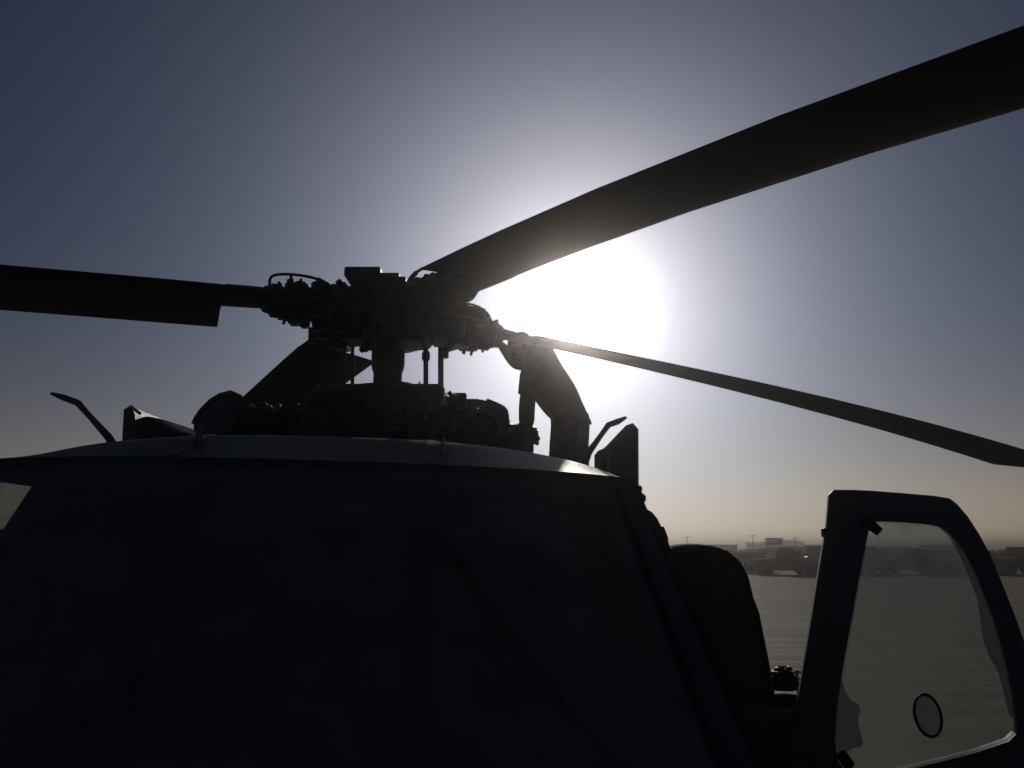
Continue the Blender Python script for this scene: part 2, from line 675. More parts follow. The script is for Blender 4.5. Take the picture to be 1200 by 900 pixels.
# lower hull aft of the nose up to the cockpit sill
MB().loft([body_ring(-0.855, 1.05, -0.53, -1.58), body_ring(-0.3, 1.12, -0.62, -1.60), body_ring(0.6, 1.16, -0.66, -1.60), body_ring(4.6, 1.16, -0.66, -1.58)]).build('hull', M['paint'], heli)
# side skins: aft of the doors, both sides, from sill to roof edge
for s in (-1, 1):
    def f(u, v, o=0.0, s=s):
        A = 1.12 + 3.48 * u
        z = -0.70 + (roof_edge(A) + 0.055 + 0.70) * v
        return hp(s * ((1.165 if s > 0 else 1.225) - 0.03 * v ** 4 + o), A, z)
    MB().grid(f, 6, 8, lambda u, v: f(u, v, -0.03)).build('side_panel', M['paint'], heli)
    # sliding window and frame in the skin
    MB().prism([hp(s * (1.172 if s > 0 else 1.232), 1.5, -0.05), hp(s * (1.172 if s > 0 else 1.232), 2.1, -0.05), hp(s * (1.172 if s > 0 else 1.232), 2.1, -0.42), hp(s * (1.172 if s > 0 else 1.232), 1.5, -0.42)], RX * s * 0.012).build('gunner_window', M['carglass'], heli)
# tail cone and boom
MB().loft([body_ring(4.60, 1.15, 0.40, -1.57), body_ring(5.6, 0.85, 0.36, -1.20), body_ring(6.8, 0.48, 0.30, -0.70), body_ring(11.0, 0.26, 0.25, -0.28)]).build('tail_boom', M['paint'], heli)
MB().loft([body_ring(10.6, 0.06, 0.2, -0.2), body_ring(11.9, 0.05, 1.5, 0.9)]).build('tail_fin', M['paint'], heli)
# bulkhead, floor, dash, seats
MB().box(hp(0, 1.55, -0.2), (2.2, 0.04, 1.0), (RX, AX, Vector((0, 0, 1)))).build('bulkhead', M['cabin'], heli)
MB().box(hp(0, 0.5, -0.80), (2.2, 2.2, 0.04), (RX, AX, Vector((0, 0, 1)))).build('cockpit_floor', M['cabin'], heli)
MB().prism([hp(-0.95, -0.60, -0.46), hp(-0.95, -0.05, -0.36), hp(-0.95, -0.02, -0.75), hp(-0.95, -0.60, -0.75)], RX * 1.9).build('instrument_panel', M['cabin'], heli)
MB().box(hp(0, 0.35, 0.16), (0.5, 0.6, 0.07), (RX, AX, Vector((0, 0, 1)))).build('overhead_console', M['cabin'], heli)
for s in (-1, 1):
    st = MB().prism([hp(s * 0.52 - 0.24, 0.72, -0.45), hp(s * 0.52 - 0.24, 0.86, 0.02), hp(s * 0.52 - 0.17, 0.88, 0.14), hp(s * 0.52 + 0.17, 0.88, 0.14), hp(s * 0.52 + 0.24, 0.86, 0.02), hp(s * 0.52 + 0.24, 0.72, -0.45)], AX * 0.10).build('seat', M['seat'], heli)
    MB().box(hp(s * 0.52, 0.45, -0.5), (0.48, 0.55, 0.12), (RX, AX, Vector((0, 0, 1)))).build('seat_cushion', M['seat'], st)
# door post inside the port windshield, seen as a brown strip
MB().box(hp(0.56, 0.18, -0.25), (0.10, 0.05, 0.86), (RX, AX, Vector((0, 0, 1)))).build('cockpit_pillar', M['seat'], heli)

# --- starboard cockpit door, closed, with its window
SD = lambda A, z, o=0.0: hp(-(1.165 + o) + 0.14 * max(0, z - 0.0) * 0.6 + 0.0, A, z)


def frame_panel(outer, inner, d, name, m, parent, subname=None):
    """ring-shaped panel between two outlines with equal point counts, extruded by d"""
    n = len(outer)
    mb = MB()
    vs = [Vector(p) for p in outer] + [Vector(p) for p in inner] + [Vector(p) + d for p in outer] + [Vector(p) + d for p in inner]
    fs = []
    for j in range(n):
        k = (j + 1) % n
        fs += [(j, k, n + k, n + j), (2 * n + k, 2 * n + j, 3 * n + j, 3 * n + k), (k, j, 2 * n + j, 2 * n + k), (n + j, n + k, 3 * n + k, 3 * n + j)]
    mb.add(vs, fs)
    return mb.build(name, m, parent, ang=30)


outer = [SD(0.0, 0.212), SD(1.11, 0.215), SD(1.11, -0.70), SD(-0.80, -0.70)]
inner = [SD(0.02, 0.185), SD(0.60, 0.185), SD(0.46, 0.03), SD(-0.20, 0.0)]
sd = frame_panel(outer, inner, RX * 0.04, 'door', M['paint'], heli)
sd['label'] = 'closed starboard cockpit door with a window'
MB().prism([p + RX * 0.015 for p in inner], RX * 0.006).build('window_pane', M['clearglass'], sd)

# --- port jamb standing proud behind the windshield post (seals, straps, armour edge)
jy = 3.10
jam = [(742, 568), (751, 569), (753, 572), (752, 577), (757, 581), (757, 586), (754, 591), (757, 596), (764, 600), (770, 607), (775, 617), (778, 617), (783, 630), (783, 634), (786, 645), (800, 690), (840, 790), (880, 895), (885, 990), (735, 990), (722, 760), (708, 600), (722, 575)]
MB().prism([at(x, y, jy) for x, y in jam], Vector((-0.02, 0.14, 0))).build('door_jamb', M['canvas'], heli, smooth=False)
MB().tube([ws(0.938 - 0.02 * t, t, 0.006) for t in [.06 + k * .094 for k in range(11)]], 0.011, 6).build('pane_seal', M['rubber'], heli)
# rubber seal running down outside the corner post
MB().tube([ws(1.012, t, 0.0) for t in [k / 10 for k in range(11)]], 0.012, 6).build('post_seal', M['rubber'], heli)

# --- open port door: frame, pane, film, vent ring, handles
def dY(px):
    return 2.95 - (px - 920) * 0.0013


def dp(px, py):
    return at(px, py, dY(px))


d_out = [(977, 574), (1000, 574), (1022, 575), (1060, 578), (1095, 581), (1113, 584), (1122, 591), (1134, 605), (1147, 625), (1160, 649), (1173, 680), (1187, 715), (1199, 748), (1208, 780), (1217, 830), (1222, 880), (1215, 930), (1150, 990), (1060, 1010), (960, 1010), (906, 1005), (912, 960), (920, 900), (935, 820), (950, 730), (960, 665), (965, 635), (968, 618), (970, 595), (971, 580)]
d_in = [(1026, 612), (1032, 611), (1042, 611), (1065, 612), (1088, 614), (1104, 617), (1112, 622), (1121, 632), (1132, 648), (1143, 668), (1154, 695), (1165, 724), (1175, 757), (1182, 785), (1188, 815), (1191, 845), (1191, 860), (1182, 869), (1140, 883), (1060, 903), (1010, 912), (992, 905), (982, 893), (978, 865), (981, 825), (988, 780), (1000, 715), (1008, 670), (1014, 640), (1018, 622)]
thk = Vector((0.012, 0.045, 0))
door = frame_panel([dp(*p) for p in d_out], [dp(*p) for p in d_in], thk, 'door', M['paint_dark'], heli)
door['label'] = 'open port cockpit door with a dusty window'
d_seal = [((x * 0.985 + 1085 * 0.015), (y * 0.985 + 765 * 0.015)) for x, y in d_in]
MB().loft([[dp(*p) + thk * k for p in q] for q, k in ((d_in, 0.1), (d_in, 0.9))], False).add([], []).build('window_seal', M['rubber'], door)
MB().prism([dp(*p) + thk * 0.45 for p in d_in], thk * 0.12).build('window_pane', M['doorglass'], door, smooth=False)
film1 = [(1100, 616), (1104, 617), (1112, 622), (1121, 632), (1132, 648), (1143, 668), (1154, 695), (1165, 724), (1175, 757), (1182, 785), (1188, 815), (1190, 845), (1184, 838), (1177, 810), (1172, 790), (1160, 768), (1154, 752), (1150, 725), (1146, 700), (1137, 678), (1128, 655), (1114, 630)]
MB().prism([dp(*p) + thk * 0.30 for p in film1], thk * 0.05).build('tint_film', M['film'], door, smooth=False)
film2 = [(986, 796), (989, 802), (991, 810), (995, 818), (1000, 823), (1005, 825), (1008, 829), (1008.5, 835), (1006.5, 841), (1006, 847), (1008, 856), (1011, 866), (1012, 873), (1009, 877), (1003, 877), (997, 880), (991, 884), (984, 885), (980, 876), (979, 862), (981, 830)]
MB().prism([dp(*p) + thk * 0.30 for p in film2], thk * 0.05).build('tint_film', M['film'], door, smooth=False)
rv = MB()
for q in range(len(d_out)):
    a_, b_ = d_out[q], d_out[(q + 1) % len(d_out)]
    m_ = d_in[q]
    for f in (.25, .82):
        x, y = a_[0] * (1 - f) + m_[0] * f, a_[1] * (1 - f) + m_[1] * f
        rivet(rv, dp(x, y) - thk * 0.02, Vector((-.25, -1, 0)), 0.0055)
rv.build('rivet_row', M['paint_dark'], door)['kind'] = 'stuff'
cv = dp(1088, 839)
va = (dp(1089, 839) - dp(1087, 839)).normalized()
vb = Vector((0.0, -0.14, 1)).normalized()
nrm = va.cross(vb).normalized()
vr = MB()
vs, fs = [], []
nn, mm = 36, 8
tilt = Vector(va * math.cos(R(13)) + vb * math.sin(R(13)))
tilt2 = Vector(vb * math.cos(R(13)) - va * math.sin(R(13)))
for i in range(nn):
    t = 2 * math.pi * i / nn
    e = tilt * 0.0365 * math.cos(t) + tilt2 * 0.064 * math.sin(t)
    ed = e.normalized()
    for j in range(mm):
        q = 2 * math.pi * j / mm
        vs.append(cv + thk * 0.2 + e + ed * 0.0045 * math.cos(q) + nrm * 0.010 * math.sin(q))
for i in range(nn):
    for j in range(mm):
        fs.append((i * mm + j, ((i + 1) % nn) * mm + j, ((i + 1) % nn) * mm + (j + 1) % mm, i * mm + (j + 1) % mm))
vr.add(vs, fs).build('vent_ring', M['rubber'], door)
MB().prism([cv + thk * 0.25 + tilt * 0.033 * math.cos(2 * math.pi * k / 24) + tilt2 * 0.060 * math.sin(2 * math.pi * k / 24) for k in range(24)], thk * 0.08).build('vent_disc', M['doorglass'], door)
for a, b, r in (((1014, 611), (1030, 624), 0.017), ((986, 884), (996, 897), 0.018)):
    MB().tube([dp(*a) - thk * 0.1, (dp(*a) + dp(*b)) / 2 - thk * 0.5, dp(*b) - thk * 0.4], [r, r, r * 0.9], 10).build('latch', M['rubber'], door)
MB().box(dp(968, 624) + thk * 0.5, (0.02, 0.03, 0.03)).build('hinge', M['rubber'], door)
for zz in (-0.55, -1.0):
    p1 = dp(918, 900)
    p1.z = CAM.z + zz
    MB().tube([p1 + Vector((0.06, 0.02, 0)), hp(1.14, 0.45, zz)], 0.02, 8).build('hinge_arm', M['paint_dark'], heli)

# --- pitot tubes and blade antennas on the roof
for pts, Y in (((( 60, 461), (75, 466), (91, 472), (127, 512), (131, 520)), 3.25), (((734, 489), (724, 494), (713, 498), (690, 530), (684, 540)), 3.55)):
    P = [at(x, y, Y) for x, y in pts]
    P[-1] = P[-1] + Vector((0, 0.06, -0.03))
    pt = MB().tube([P[0], P[1], P[2], P[2] * .6 + P[3] * .4, P[3], P[4]], [0.006, 0.013, 0.013, 0.011, 0.015, 0.018], 10).build('pitot_tube', M['paint_dark'], heli)
    MB().lathe(P[4], P[3] - P[4], [(-0.03, 0.045), (0.0, 0.045), (0.015, 0.03)], 12).build('pitot_base', M['paint_dark'], pt)
for (x, y0, y1, Y) in ((231, 497, 534, 2.66), (519, 511, 546, 2.68)):
    b0, t0 = at(x, y1, Y), at(x - 0.5, y0, Y)
    MB().loft([[b0 + Vector((sx * 0.013, sy * 0.05, -0.01)) for sx, sy in ((0, -1), (1, 0), (0, 1), (-1, 0))],
               [b0 + Vector((sx * 0.010, sy * 0.045, 0.02)) for sx, sy in ((0, -1), (1, 0), (0, 1), (-1, 0))],
               [t0 + Vector((sx * 0.006, sy * 0.02 + 0.03, 0)) for sx, sy in ((0, -1), (1, 0), (0, 1), (-1, 0))]]).build('blade_antenna', M['rubber'], heli)

# ------------------------------------------------------------------ rotor
HUB = Vector((-0.725, 5.0, CAM.z + 1.37))


def airfoil(yl, yt, th, z0, pitch, n=9):
    ring = []
    ch = yl - yt
    for k in range(2 * n):
        if k < n:
            f = k / (n - 1)
            up = 1
        else:
            f = 1 - (k - n + 0.5) / n
            up = -1
        f2 = f * f * (3 - 2 * f) if False else f
        prof = 2.6 * math.sqrt(max(0, f2)) * (1 - f2) ** 0.9
        y = yl - ch * f2
        z = up * th * 0.5 * prof * (1.0 if up > 0 else 0.75) / 1.0
        c, s = math.cos(pitch), math.sin(pitch)
        ring.append((y * c - z * s, y * s + z * c + z0))
    return ring


def blade_mesh(bow=None, twist=2.9):
    rings = []
    secs = [(0.60, 0.085, -0.095, .10), (0.72, 0.095, -0.11, .09), (0.90, 0.115, -0.12, .075), (1.04, 0.124, -0.125, .06), (1.08, 0.13, -0.395, .06), (1.3, 0.132, -0.397, .055)]
    secs += [(t, 0.132, -0.397, 0.05) for t in (1.6, 2.2, 3.0, 3.8, 4.6, 5.4, 6.2, 6.9, 7.2)]
    secs += [(7.21, 0.132, -0.425, .05), (7.55, 0.132, -0.425, .05), (7.60, 0.132, -0.397, .05), (7.62, 0.128, -0.40, .05), (7.95, 0.01, -0.52, .045), (8.12, -0.055, -0.58, .035), (8.18, -0.11, -0.60, .02)]
    for t, yl, yt, th in secs:
        pitch = R(5.0 - twist * (max(t, 1.0) - 1.0)) if t > 0.9 else R(5)
        z0 = bow(t) if bow else -0.0050 * t * t
        cut = -0.15 if 1.07 < t < 1.09 else 0.0        # the trailing edge is cut back at a slant
        rings.append([Vector((t + cut * (yl - y) / (yl - yt), y, z)) for y, z in airfoil(yl, yt, th, z0, pitch)])
    return MB().loft(rings)




def front_bow(t):
    q = t - 0.4
    return 0.0301 * q - 0.0191 * q * q if t < 3.5 else 0.0301 * 3.1 - 0.0191 * 9.61 - 0.088 * (t - 3.5)


bl0 = blade_mesh().build('rotor_blade', M['blade'], None, ang=30)
bl1 = blade_mesh(front_bow, 0.4).build('rotor_blade', M['blade'], None, ang=30)
BLADES = [   # azimuth, hub height, flap, extra pitch
    (-52.0, 1.36, 0.0, -0.5),
    (35.4, 1.395, -1.45, 8.0),
    (128.0, 1.55, -11.2, 6.0),
    (218.0, 1.395, -4.6, 7.5),
]
GRIPS = [(-52.0, 1.375, 0.0), (38.0, 1.37, 0.0), (128.0, 1.44, -4.0), (218.0, 1.38, -3.5)]
blades = []
for i, (az, z0, fl, pe) in enumerate(BLADES):
    b = (bl1, bl0)[i] if i < 2 else bl0.copy()
    if i > 1:
        C.objects.link(b)
    b.matrix_basis = Matrix.Translation(Vector((HUB.x, HUB.y, CAM.z + z0))) @ Matrix.Rotation(R(az), 4, 'Z') @ Matrix.Rotation(R(-fl), 4, 'Y') @ Matrix.Rotation(R(pe), 4, 'X')
    attach(b, heli)
    blades.append(b)
blades[0]['label'] = 'rotor blade reaching up and right over the camera'
blades[1]['label'] = 'rotor blade reaching away to the right behind the bending person'
blades[2]['label'] = 'drooping rotor blade behind the mast'
blades[3]['label'] = 'rotor blade reaching left with its notched root'

# hub spider
hub = MB()
hub.lathe(HUB + Vector((0, 0, -0.20)), (0, 0, 1), [(0, 0.16), (0.03, 0.24), (0.10, 0.27), (0.20, 0.29), (0.29, 0.27), (0.33, 0.20), (0.36, 0.14)], 20)
hubo = hub.build('rotor_hub', M['steel'], heli)


def grip_mesh(seed):
    rnd = random.Random(seed)
    mb = MB()
    X, Y, Z = Vector((1, 0, 0)), Vector((0, 1, 0)), Vector((0, 0, 1))
    mb.box((0.30, 0, 0), (0.34, 0.26, 0.22))
    mb.lathe((0.42, 0, 0), X, [(0, .11), (.02, .135), (.06, .135), (.08, .10), (.16, .095), (.17, .125), (.20, .125), (.22, .085), (.30, .08), (.31, .092), (.34, .092), (.345, .08), (.38, .075)], 16)
    for k in range(44):
        t = rnd.uniform(0.18, 0.74)
        a = rnd.uniform(0, 2 * math.pi)
        r0 = 0.115 if t < .65 else 0.085
        e = Vector((0, math.cos(a), math.sin(a)))
        if rnd.random() < 0.5:
            mb.box(Vector((t, 0, 0)) + e * r0, (rnd.uniform(.02, .07), rnd.uniform(.02, .05), rnd.uniform(.02, .05)))
        else:
            mb.lathe(Vector((t, 0, 0)) + e * (r0 - .02), e, [(0, .016), (.03 + rnd.random() * .02, .016), (.035 + rnd.random() * .02, .009), (.065, .009)], 8)
    for k in range(8):                       # bolt circles
        a = 2 * math.pi * k / 8
        e = Vector((0, math.cos(a), math.sin(a)))
        mb.lathe(Vector((0.40, 0, 0)) + e * 0.115, X, [(0, .012), (.06, .012)], 6)
        mb.lathe(Vector((0.585, 0, 0)) + e * 0.105, X, [(0, .011), (.05, .011)], 6)
    return mb


for i, (az, z0, fl) in enumerate(GRIPS):
    gr = grip_mesh(20 + i).build('blade_grip', M['steel'], None)
    gr['kind'] = 'stuff'
    T = Matrix.Translation(Vector((HUB.x, HUB.y, CAM.z + z0))) @ Matrix.Rotation(R(az), 4, 'Z') @ Matrix.Rotation(R(-fl), 4, 'Y')
    gr.matrix_basis = T
    attach(gr, heli)
    # lead-lag damper beside the grip
    dm = MB()
    dm.lathe((0.22, -0.20, 0.02), (1, 0.12, 0), [(0, .02), (.03, .045), (.22, .05), (.24, .03), (.34, .022), (.36, .032), (.39, .032)], 12)
    dm.box((0.58, -0.14, 0.0), (0.05, 0.10, 0.06))
    dmo = dm.build('lag_damper', M['steel'], None)
    dmo.matrix_basis = T
    attach(dmo, heli)
    hn = MB()
    hn.box((0.55, 0.17, -0.07), (0.07, 0.20, 0.06))
    hn.lathe((0.55, 0.26, -0.14), (0, 0, 1), [(0, .03), (.10, .03)], 10)
    hno = hn.build('pitch_horn', M['steel'], None)
    hno.matrix_basis = T
    attach(hno, heli)

# block and plates on top of the hub
tb = MB()
tb.box(at(428, 324.5, 4.95), (0.215, 0.22, 0.062))
for x in (422, 440):
    tb.lathe(at(x, 318.5, 4.85), (0, 0, 1), [(-.02, .014), (.012, .014), (.016, .008)], 6)
tb.box(at(459, 332, 4.95), (0.12, 0.24, 0.06))
tb.box(at(470, 336, 4.92), (0.08, 0.20, 0.07))
tb.lathe(at(466, 331, 4.9), (0, 0, 1), [(-.05, .03), (0, .03), (.01, .02)], 10)
tb.box(at(446, 337, 4.95), (0.24, 0.26, 0.10))
tb.build('hub_plate', M['steel'], heli)
# body filling between the arms: lower hub lumps
lb = MB()
lb.box(at(410, 382, 4.8), (0.20, 0.25, 0.20))
lb.box(at(470, 385, 4.75), (0.34, 0.3, 0.20))
lb.box(at(524, 388, 4.8), (0.20, 0.22, 0.15))
lb.box(at(400, 400, 4.85), (0.10, 0.15, 0.10))
lb.box(at(542, 398, 4.9), (0.09, 0.12, 0.10))
lb.lathe(at(565, 392, 5.2), (1, .7, 0), [(-.10, .07), (-.06, .10), (.04, .10), (.06, .075), (.12, .07)], 12)
lb.box(at(550, 377, 5.15), (0.15, 0.12, 0.10))
for px, py, s in ((322, 345, .05), (345, 375, .06), (330, 342, .045), (376, 341, .07), (388, 340, .05), (345, 341, .03), (357, 379, .05), (372, 383, .05), (395, 345, .07)):
    lb.box(at(px, py, 4.62), (s, s * 1.2, s))
rh = random.Random(11)
for k in range(60):
    px, py = rh.uniform(388, 546), rh.uniform(338, 404)
    s = rh.uniform(.02, .06)
    c = at(px, py, rh.uniform(4.52, 4.75))
    if rh.random() < .45:
        lb.box(c, (s * rh.uniform(.7, 2), s, s * rh.uniform(.6, 1.5)))
    else:
        lb.lathe(c, (rh.uniform(-1, 1), -.6, rh.uniform(-1, 1)), [(0, s * .5), (s * .7, s * .5), (s * .75, s * .3), (s * 1.2, s * .3)], 8)
for px, py, w_, h_ in ((549.5, 407, 6, 9), (557, 407, 5, 8), (563, 379, 6, 5), (572, 381, 8, 7), (579, 384, 7, 9), (541, 362, 3, 10)):
    lb.box(at(px, py, 5.1), (w_ * .0051, .05, h_ * .0051))
lb.build('hub_fitting', M['steel'], hubo)['kind'] = 'stuff'

# hoses over the hub (electrical de-ice leads)
def hose(pts, Y, r, parent, n=40):
    P = [at(x, y, Y if not isinstance(Y, (list, tuple)) else Y[i]) for i, (x, y) in enumerate(pts)]
    Q = []
    for i in range(len(P) - 1):
        p0, p1, p2, p3 = P[max(i - 1, 0)], P[i], P[i + 1], P[min(i + 2, len(P) - 1)]
        for k in range(6):
            t = k / 6
            Q.append(0.5 * ((2 * p1) + (p2 - p0) * t + (2 * p0 - 5 * p1 + 4 * p2 - p3) * t * t + (3 * p1 - p0 - 3 * p2 + p3) * t ** 3))
    Q.append(P[-1])
    return MB().tube(Q, r, 8).build('hose', M['rubber'], parent)


hose([(316.5, 345), (316, 335), (317, 326), (324, 322), (340, 321.5), (360, 324), (374, 328), (386, 335), (396, 339), (405, 339.5), (413, 336), (421, 332), (430, 328)], 4.6, 0.0085, hubo)
hose([(474, 337), (479, 329), (487, 320), (497, 314), (508, 311.5), (518, 313), (528, 318)], 4.75, 0.0095, hubo)
hose([(545, 356), (552, 356.5), (562, 360), (570, 366), (574, 372), (577, 382)], 5.05, 0.007, hubo)
cl = MB()
cl.tube([at(372, 327.5, 4.6), at(384, 334, 4.6)], 0.015, 8)
cl.tube([at(373, 329, 4.6), at(372, 342, 4.6)], 0.006, 6)
cl.tube([at(481, 327, 4.75), at(488, 319, 4.75)], 0.015, 8)
cl.tube([at(484, 328, 4.75), at(491, 334, 4.75)], 0.008, 6)
cl.build('hose_clamp', M['steel'], hubo)['kind'] = 'stuff'

# mast, pitch links, scissors, swashplate
ms = MB()
mb_, mt_ = at(453.5, 470, 5.0), at(453.5, 400, 5.0)
ms.lathe(Vector((mb_.x, 5.0, mb_.z)), (0, 0, 1), [(0, .086), (.17, .086), (.19, .094), (.215, .100), (.45, .100)], 20)
ms.build('mast', M['steel'], heli)
for x0, x1, Y, r in ((499, 499, 4.85, 0.0145), (516.5, 516.5, 5.0, 0.017), (404, 403, 4.8, 0.010), (413, 413, 5.25, 0.012)):
    a, b = at(x0, 398, Y), at(x1, 466, Y)
    pl = MB().tube([a, b], r, 10)
    if r == 0.0145:
        pl.lathe(at(499, 423, Y), (0, 0, 1), [(0, .016), (.01, .024), (.045, .024), (.06, .016)], 10)
    pl.build('pitch_link', M['steel'], heli)
sw = MB()
sc = at(460, 459, 4.95)
sw.lathe(sc + Vector((0, 0, -.035)), (0, 0, 1), [(0, .27), (.005, .295), (.035, .295), (.04, .27), (.045, .15), (.075, .13)], 28)
for k in range(10):
    a = 2 * math.pi * k / 10 + .2
    sw.box(sc + Vector((math.cos(a) * .29, math.sin(a) * .29, -.03)), (.06, .06, .05))
sw.box(at(475, 459, 4.7), (.42, .06, .06))
sw.build('swashplate', M['steel'], heli)
MB().tube([at(489, 455, 4.75), at(492, 447.5, 4.75)], 0.005, 6).build('safety_pin', M['rubber'], heli)

# ------------------------------------------------------------------ gearbox deck on the roof
def deck_top(u, v, drop=0.0):
    X, A = -1.08 + 2.16 * v, 1.15 + 3.4 * u
    Y = HO.y + A
    z = (0.1150 - 0.034 * (abs(X) / 1.08) ** 2.5) * Y * min(1.0, 0.80 + 0.6 * u)
    p = hp(X, A, z)
    p.z = CAM.z + z - drop
    return p


MB().grid(deck_top, 16, 20, lambda u, v: deck_top(u, v, 0.30)).build('deck_fairing', M['paint'], heli)
dk = MB()
dk.lathe(at(458, 520, 5.0) + Vector((0, 0, -.05)), (0, 0, 1), [(0, .40), (.10, .38), (.16, .28), (.22, .24), (.30, .20)], 24)
dk.box(at(468, 478, 4.6), (.50, .25, .10))
dk.box(at(430, 492, 4.45), (.30, .24, .18))
dk.box(at(360, 500, 4.4), (.22, .25, .15))
dk.box(at(505, 500, 4.5), (.26, .25, .16))
dk.prism([at(x, y, 5.3) for x, y in ((290, 522), (292, 482), (318, 478), (360, 474), (372, 460), (402, 452), (520, 453), (521, 466), (526, 470), (526, 522))], Vector((0, .5, 0)))
dk.box(at(461, 456, 4.72), (.55, .10, .045))
dk.box(at(518, 462, 4.72), (.03, .08, .07))
gb = dk.build('gearbox', M['brown'], heli, ang=25)
gb['kind'] = 'stuff'
rnd = random.Random(5)
for m, cnt in (('steel', 70), ('brown', 26), ('rubber', 20)):
    ck = MB()
    for k in range(cnt):
        x, y = rnd.uniform(305, 560), rnd.uniform(468, 512)
        if x < 330:
            y = rnd.uniform(476, 512)
        Y = rnd.uniform(4.15, 4.5)
        s = rnd.uniform(.015, .055)
        c = at(x, y, Y)
        q = rnd.random()
        if q < .4:
            ck.box(c, (s * rnd.uniform(.6, 1.8), s, s * rnd.uniform(.6, 1.6)))
        elif q < .75:
            ck.lathe(c, (rnd.uniform(-1, 1), rnd.uniform(-1, .2), rnd.uniform(-.3, 1)), [(0, s * .5), (s * .6, s * .5), (s * .65, s * .3), (s * 1.3, s * .3)], 10)
        else:
            ck.tube([c, c + Vector((rnd.uniform(-.08, .08), 0, .02)), c + Vector((rnd.uniform(-.2, .2), .03, rnd.uniform(-.06, .05)))], .006, 6)
    ck.build('gearbox_fitting', M[m], gb)['kind'] = 'stuff'
# bright pipes and polished fittings
pp = MB()
for a, b, Y in (((456, 485), (466, 487), 4.15), ((496, 489), (537, 501.5), 4.15), ((476, 500), (500, 506), 4.15), ((300, 478), (324, 478), 4.1)):
    pp.tube([at(*a, Y), at(*b, Y)], .0035, 6)
pp.build('hydraulic_pipe', M['bright'], gb)['kind'] = 'stuff'
for x, y in ((347, 477.5), (350, 480), (354, 480), (359, 477), (367, 476.5), (430, 479), (372, 452), (495, 466), (503, 478), (324, 480), (497, 500)):
    MB().ball(at(x, y, 4.12), .006, 8, 6).build('polished_fitting', M['bright'], gb)
# oil cooler fan: ring, spokes and hub
fc = at(565, 503, 4.3)
fan = MB().lathe(fc, (0, -1, 0), [(-.06, .085), (-.01, .098), (.012, .094), (.014, .082), (-.02, .072)], 32).build('cooler_fan', M['grey'], heli)
fh = MB()
fh.lathe(fc, (0, -1, 0), [(-.01, .035), (.03, .035), (.04, .02)], 16)
for k in range(11):
    a = 2 * math.pi * k / 11
    fh.box(fc + Vector((math.cos(a) * .045, 0.005, math.sin(a) * .045)), (.012, .012, .055), (Vector((-math.sin(a), 0, math.cos(a))), Vector((0, 1, 0)), Vector((math.cos(a), 0, math.sin(a)))))
fh.build('fan_hub', M['grey'], fan)
MB().lathe(fc + Vector((0, .03, 0)), (0, 1, 0), [(0, .07), (.06, .07)], 20).build('fan_duct', M['brown'], fan)
# right hand housing and the bundle of cans and hoses beside it
hs = [(512, 520), (512, 466), (521, 466), (523, 464.5), (530, 464.5), (531, 467), (560, 467.5), (568, 469), (576, 472), (590, 476.5), (594, 480), (596, 490), (596, 524)]
MB().prism([at(x, y, 4.75) for x, y in hs], Vector((0, .35, 0))).build('gearbox_cowl', M['brown'], heli, smooth=False)
cn = MB()
for x, y, r in ((598, 505, 6), (605, 508, 6), (612, 509, 8), (620, 507, 7), (624, 513, 8), (628, 510, 3.2), (630, 514, 3.2), (629, 519, 3), (616, 518, 10), (604, 518, 9), (596, 500, 4), (595, 494, 3)):
    c = at(x, y, 5.68)
    cn.ball(c, r * 5.68 / 1000, 10, 8)
cn.box(at(612, 512, 5.72), (.15, .20, .15))
cn.box(at(606, 520, 5.74), (.22, .24, .16))
for x, y in ((601, 503), (609, 501), (622, 502), (627, 506)):
    cn.lathe(at(x, y, 5.62), (.1, -.2, 1), [(-.03, .022), (.01, .022), (.012, .012), (.03, .012)], 10)
cn.build('valve_block', M['steel'], heli)['kind'] = 'stuff'
hose([(570, 469), (582, 474), (591, 479), (594, 487), (594, 500)], 4.7, 0.012, gb)
# left hand intake hood, gear housing and nacelle
hd = [(222, 516), (226, 497), (229, 490), (236, 480), (247, 469), (258, 462.5), (270, 459.5), (280, 464), (292, 473), (300, 490), (302, 516)]
rings = []
for k, (sc_, dy, dz) in enumerate(((0.97, -0.02, 0), (1.0, 0.0, 0), (1.0, .25, 0), (.9, .55, -.02), (.75, .8, -.05))):
    c = at(262, 516, 4.55)
    rings.append([c + (at(x, y, 4.55) - c) * sc_ + Vector((0.06 * dy, dy, dz)) for x, y in hd])
MB().loft(rings).build('intake_hood', M['paint_dark'], heli, sub=1)
lipr = MB().tube([at(x, y, 4.535) for x, y in hd[1:9]], 0.011, 8).build('hood_lip', M['paint_dark'], heli)
gh = MB()
gh.lathe(at(285, 493, 4.3), (1, -.1, 0), [(-.04, .04), (-.02, .065), (.06, .07), (.07, .055), (.20, .05)], 16)
gh.box(at(297, 494, 4.4), (.20, .2, .13))
gh.build('gear_housing', M['brown'], heli)
nc = [(144, 516), (146, 498), (152, 489), (160, 486), (168, 484.5), (178, 486), (192, 494), (206, 502), (214, 509), (216, 516)]
rings = []
for dy, sc_ in ((0, .9), (.05, 1), (.8, 1), (1.4, .8)):
    c = at(180, 516, 5.0)
    rings.append([c + (at(x, y, 5.0) - c) * sc_ + Vector((0.05 * dy, dy, 0)) for x, y in nc])
MB().loft(rings).build('engine_nacelle', M['paint'], heli, sub=1)
cwl = [(143, 516), (145, 480), (148, 478), (152, 475.5), (155, 477), (158, 485), (160, 516)]
MB().prism([at(x, y, 4.9) for x, y in cwl], Vector((-.02, .5, 0))).build('nacelle_cowling', M['paint_dark'], heli, smooth=False)
MB().tube([at(153, 476, 4.89), at(164.5, 485, 4.89)], .010, 6).build('cowling_latch', M['bright'], heli)
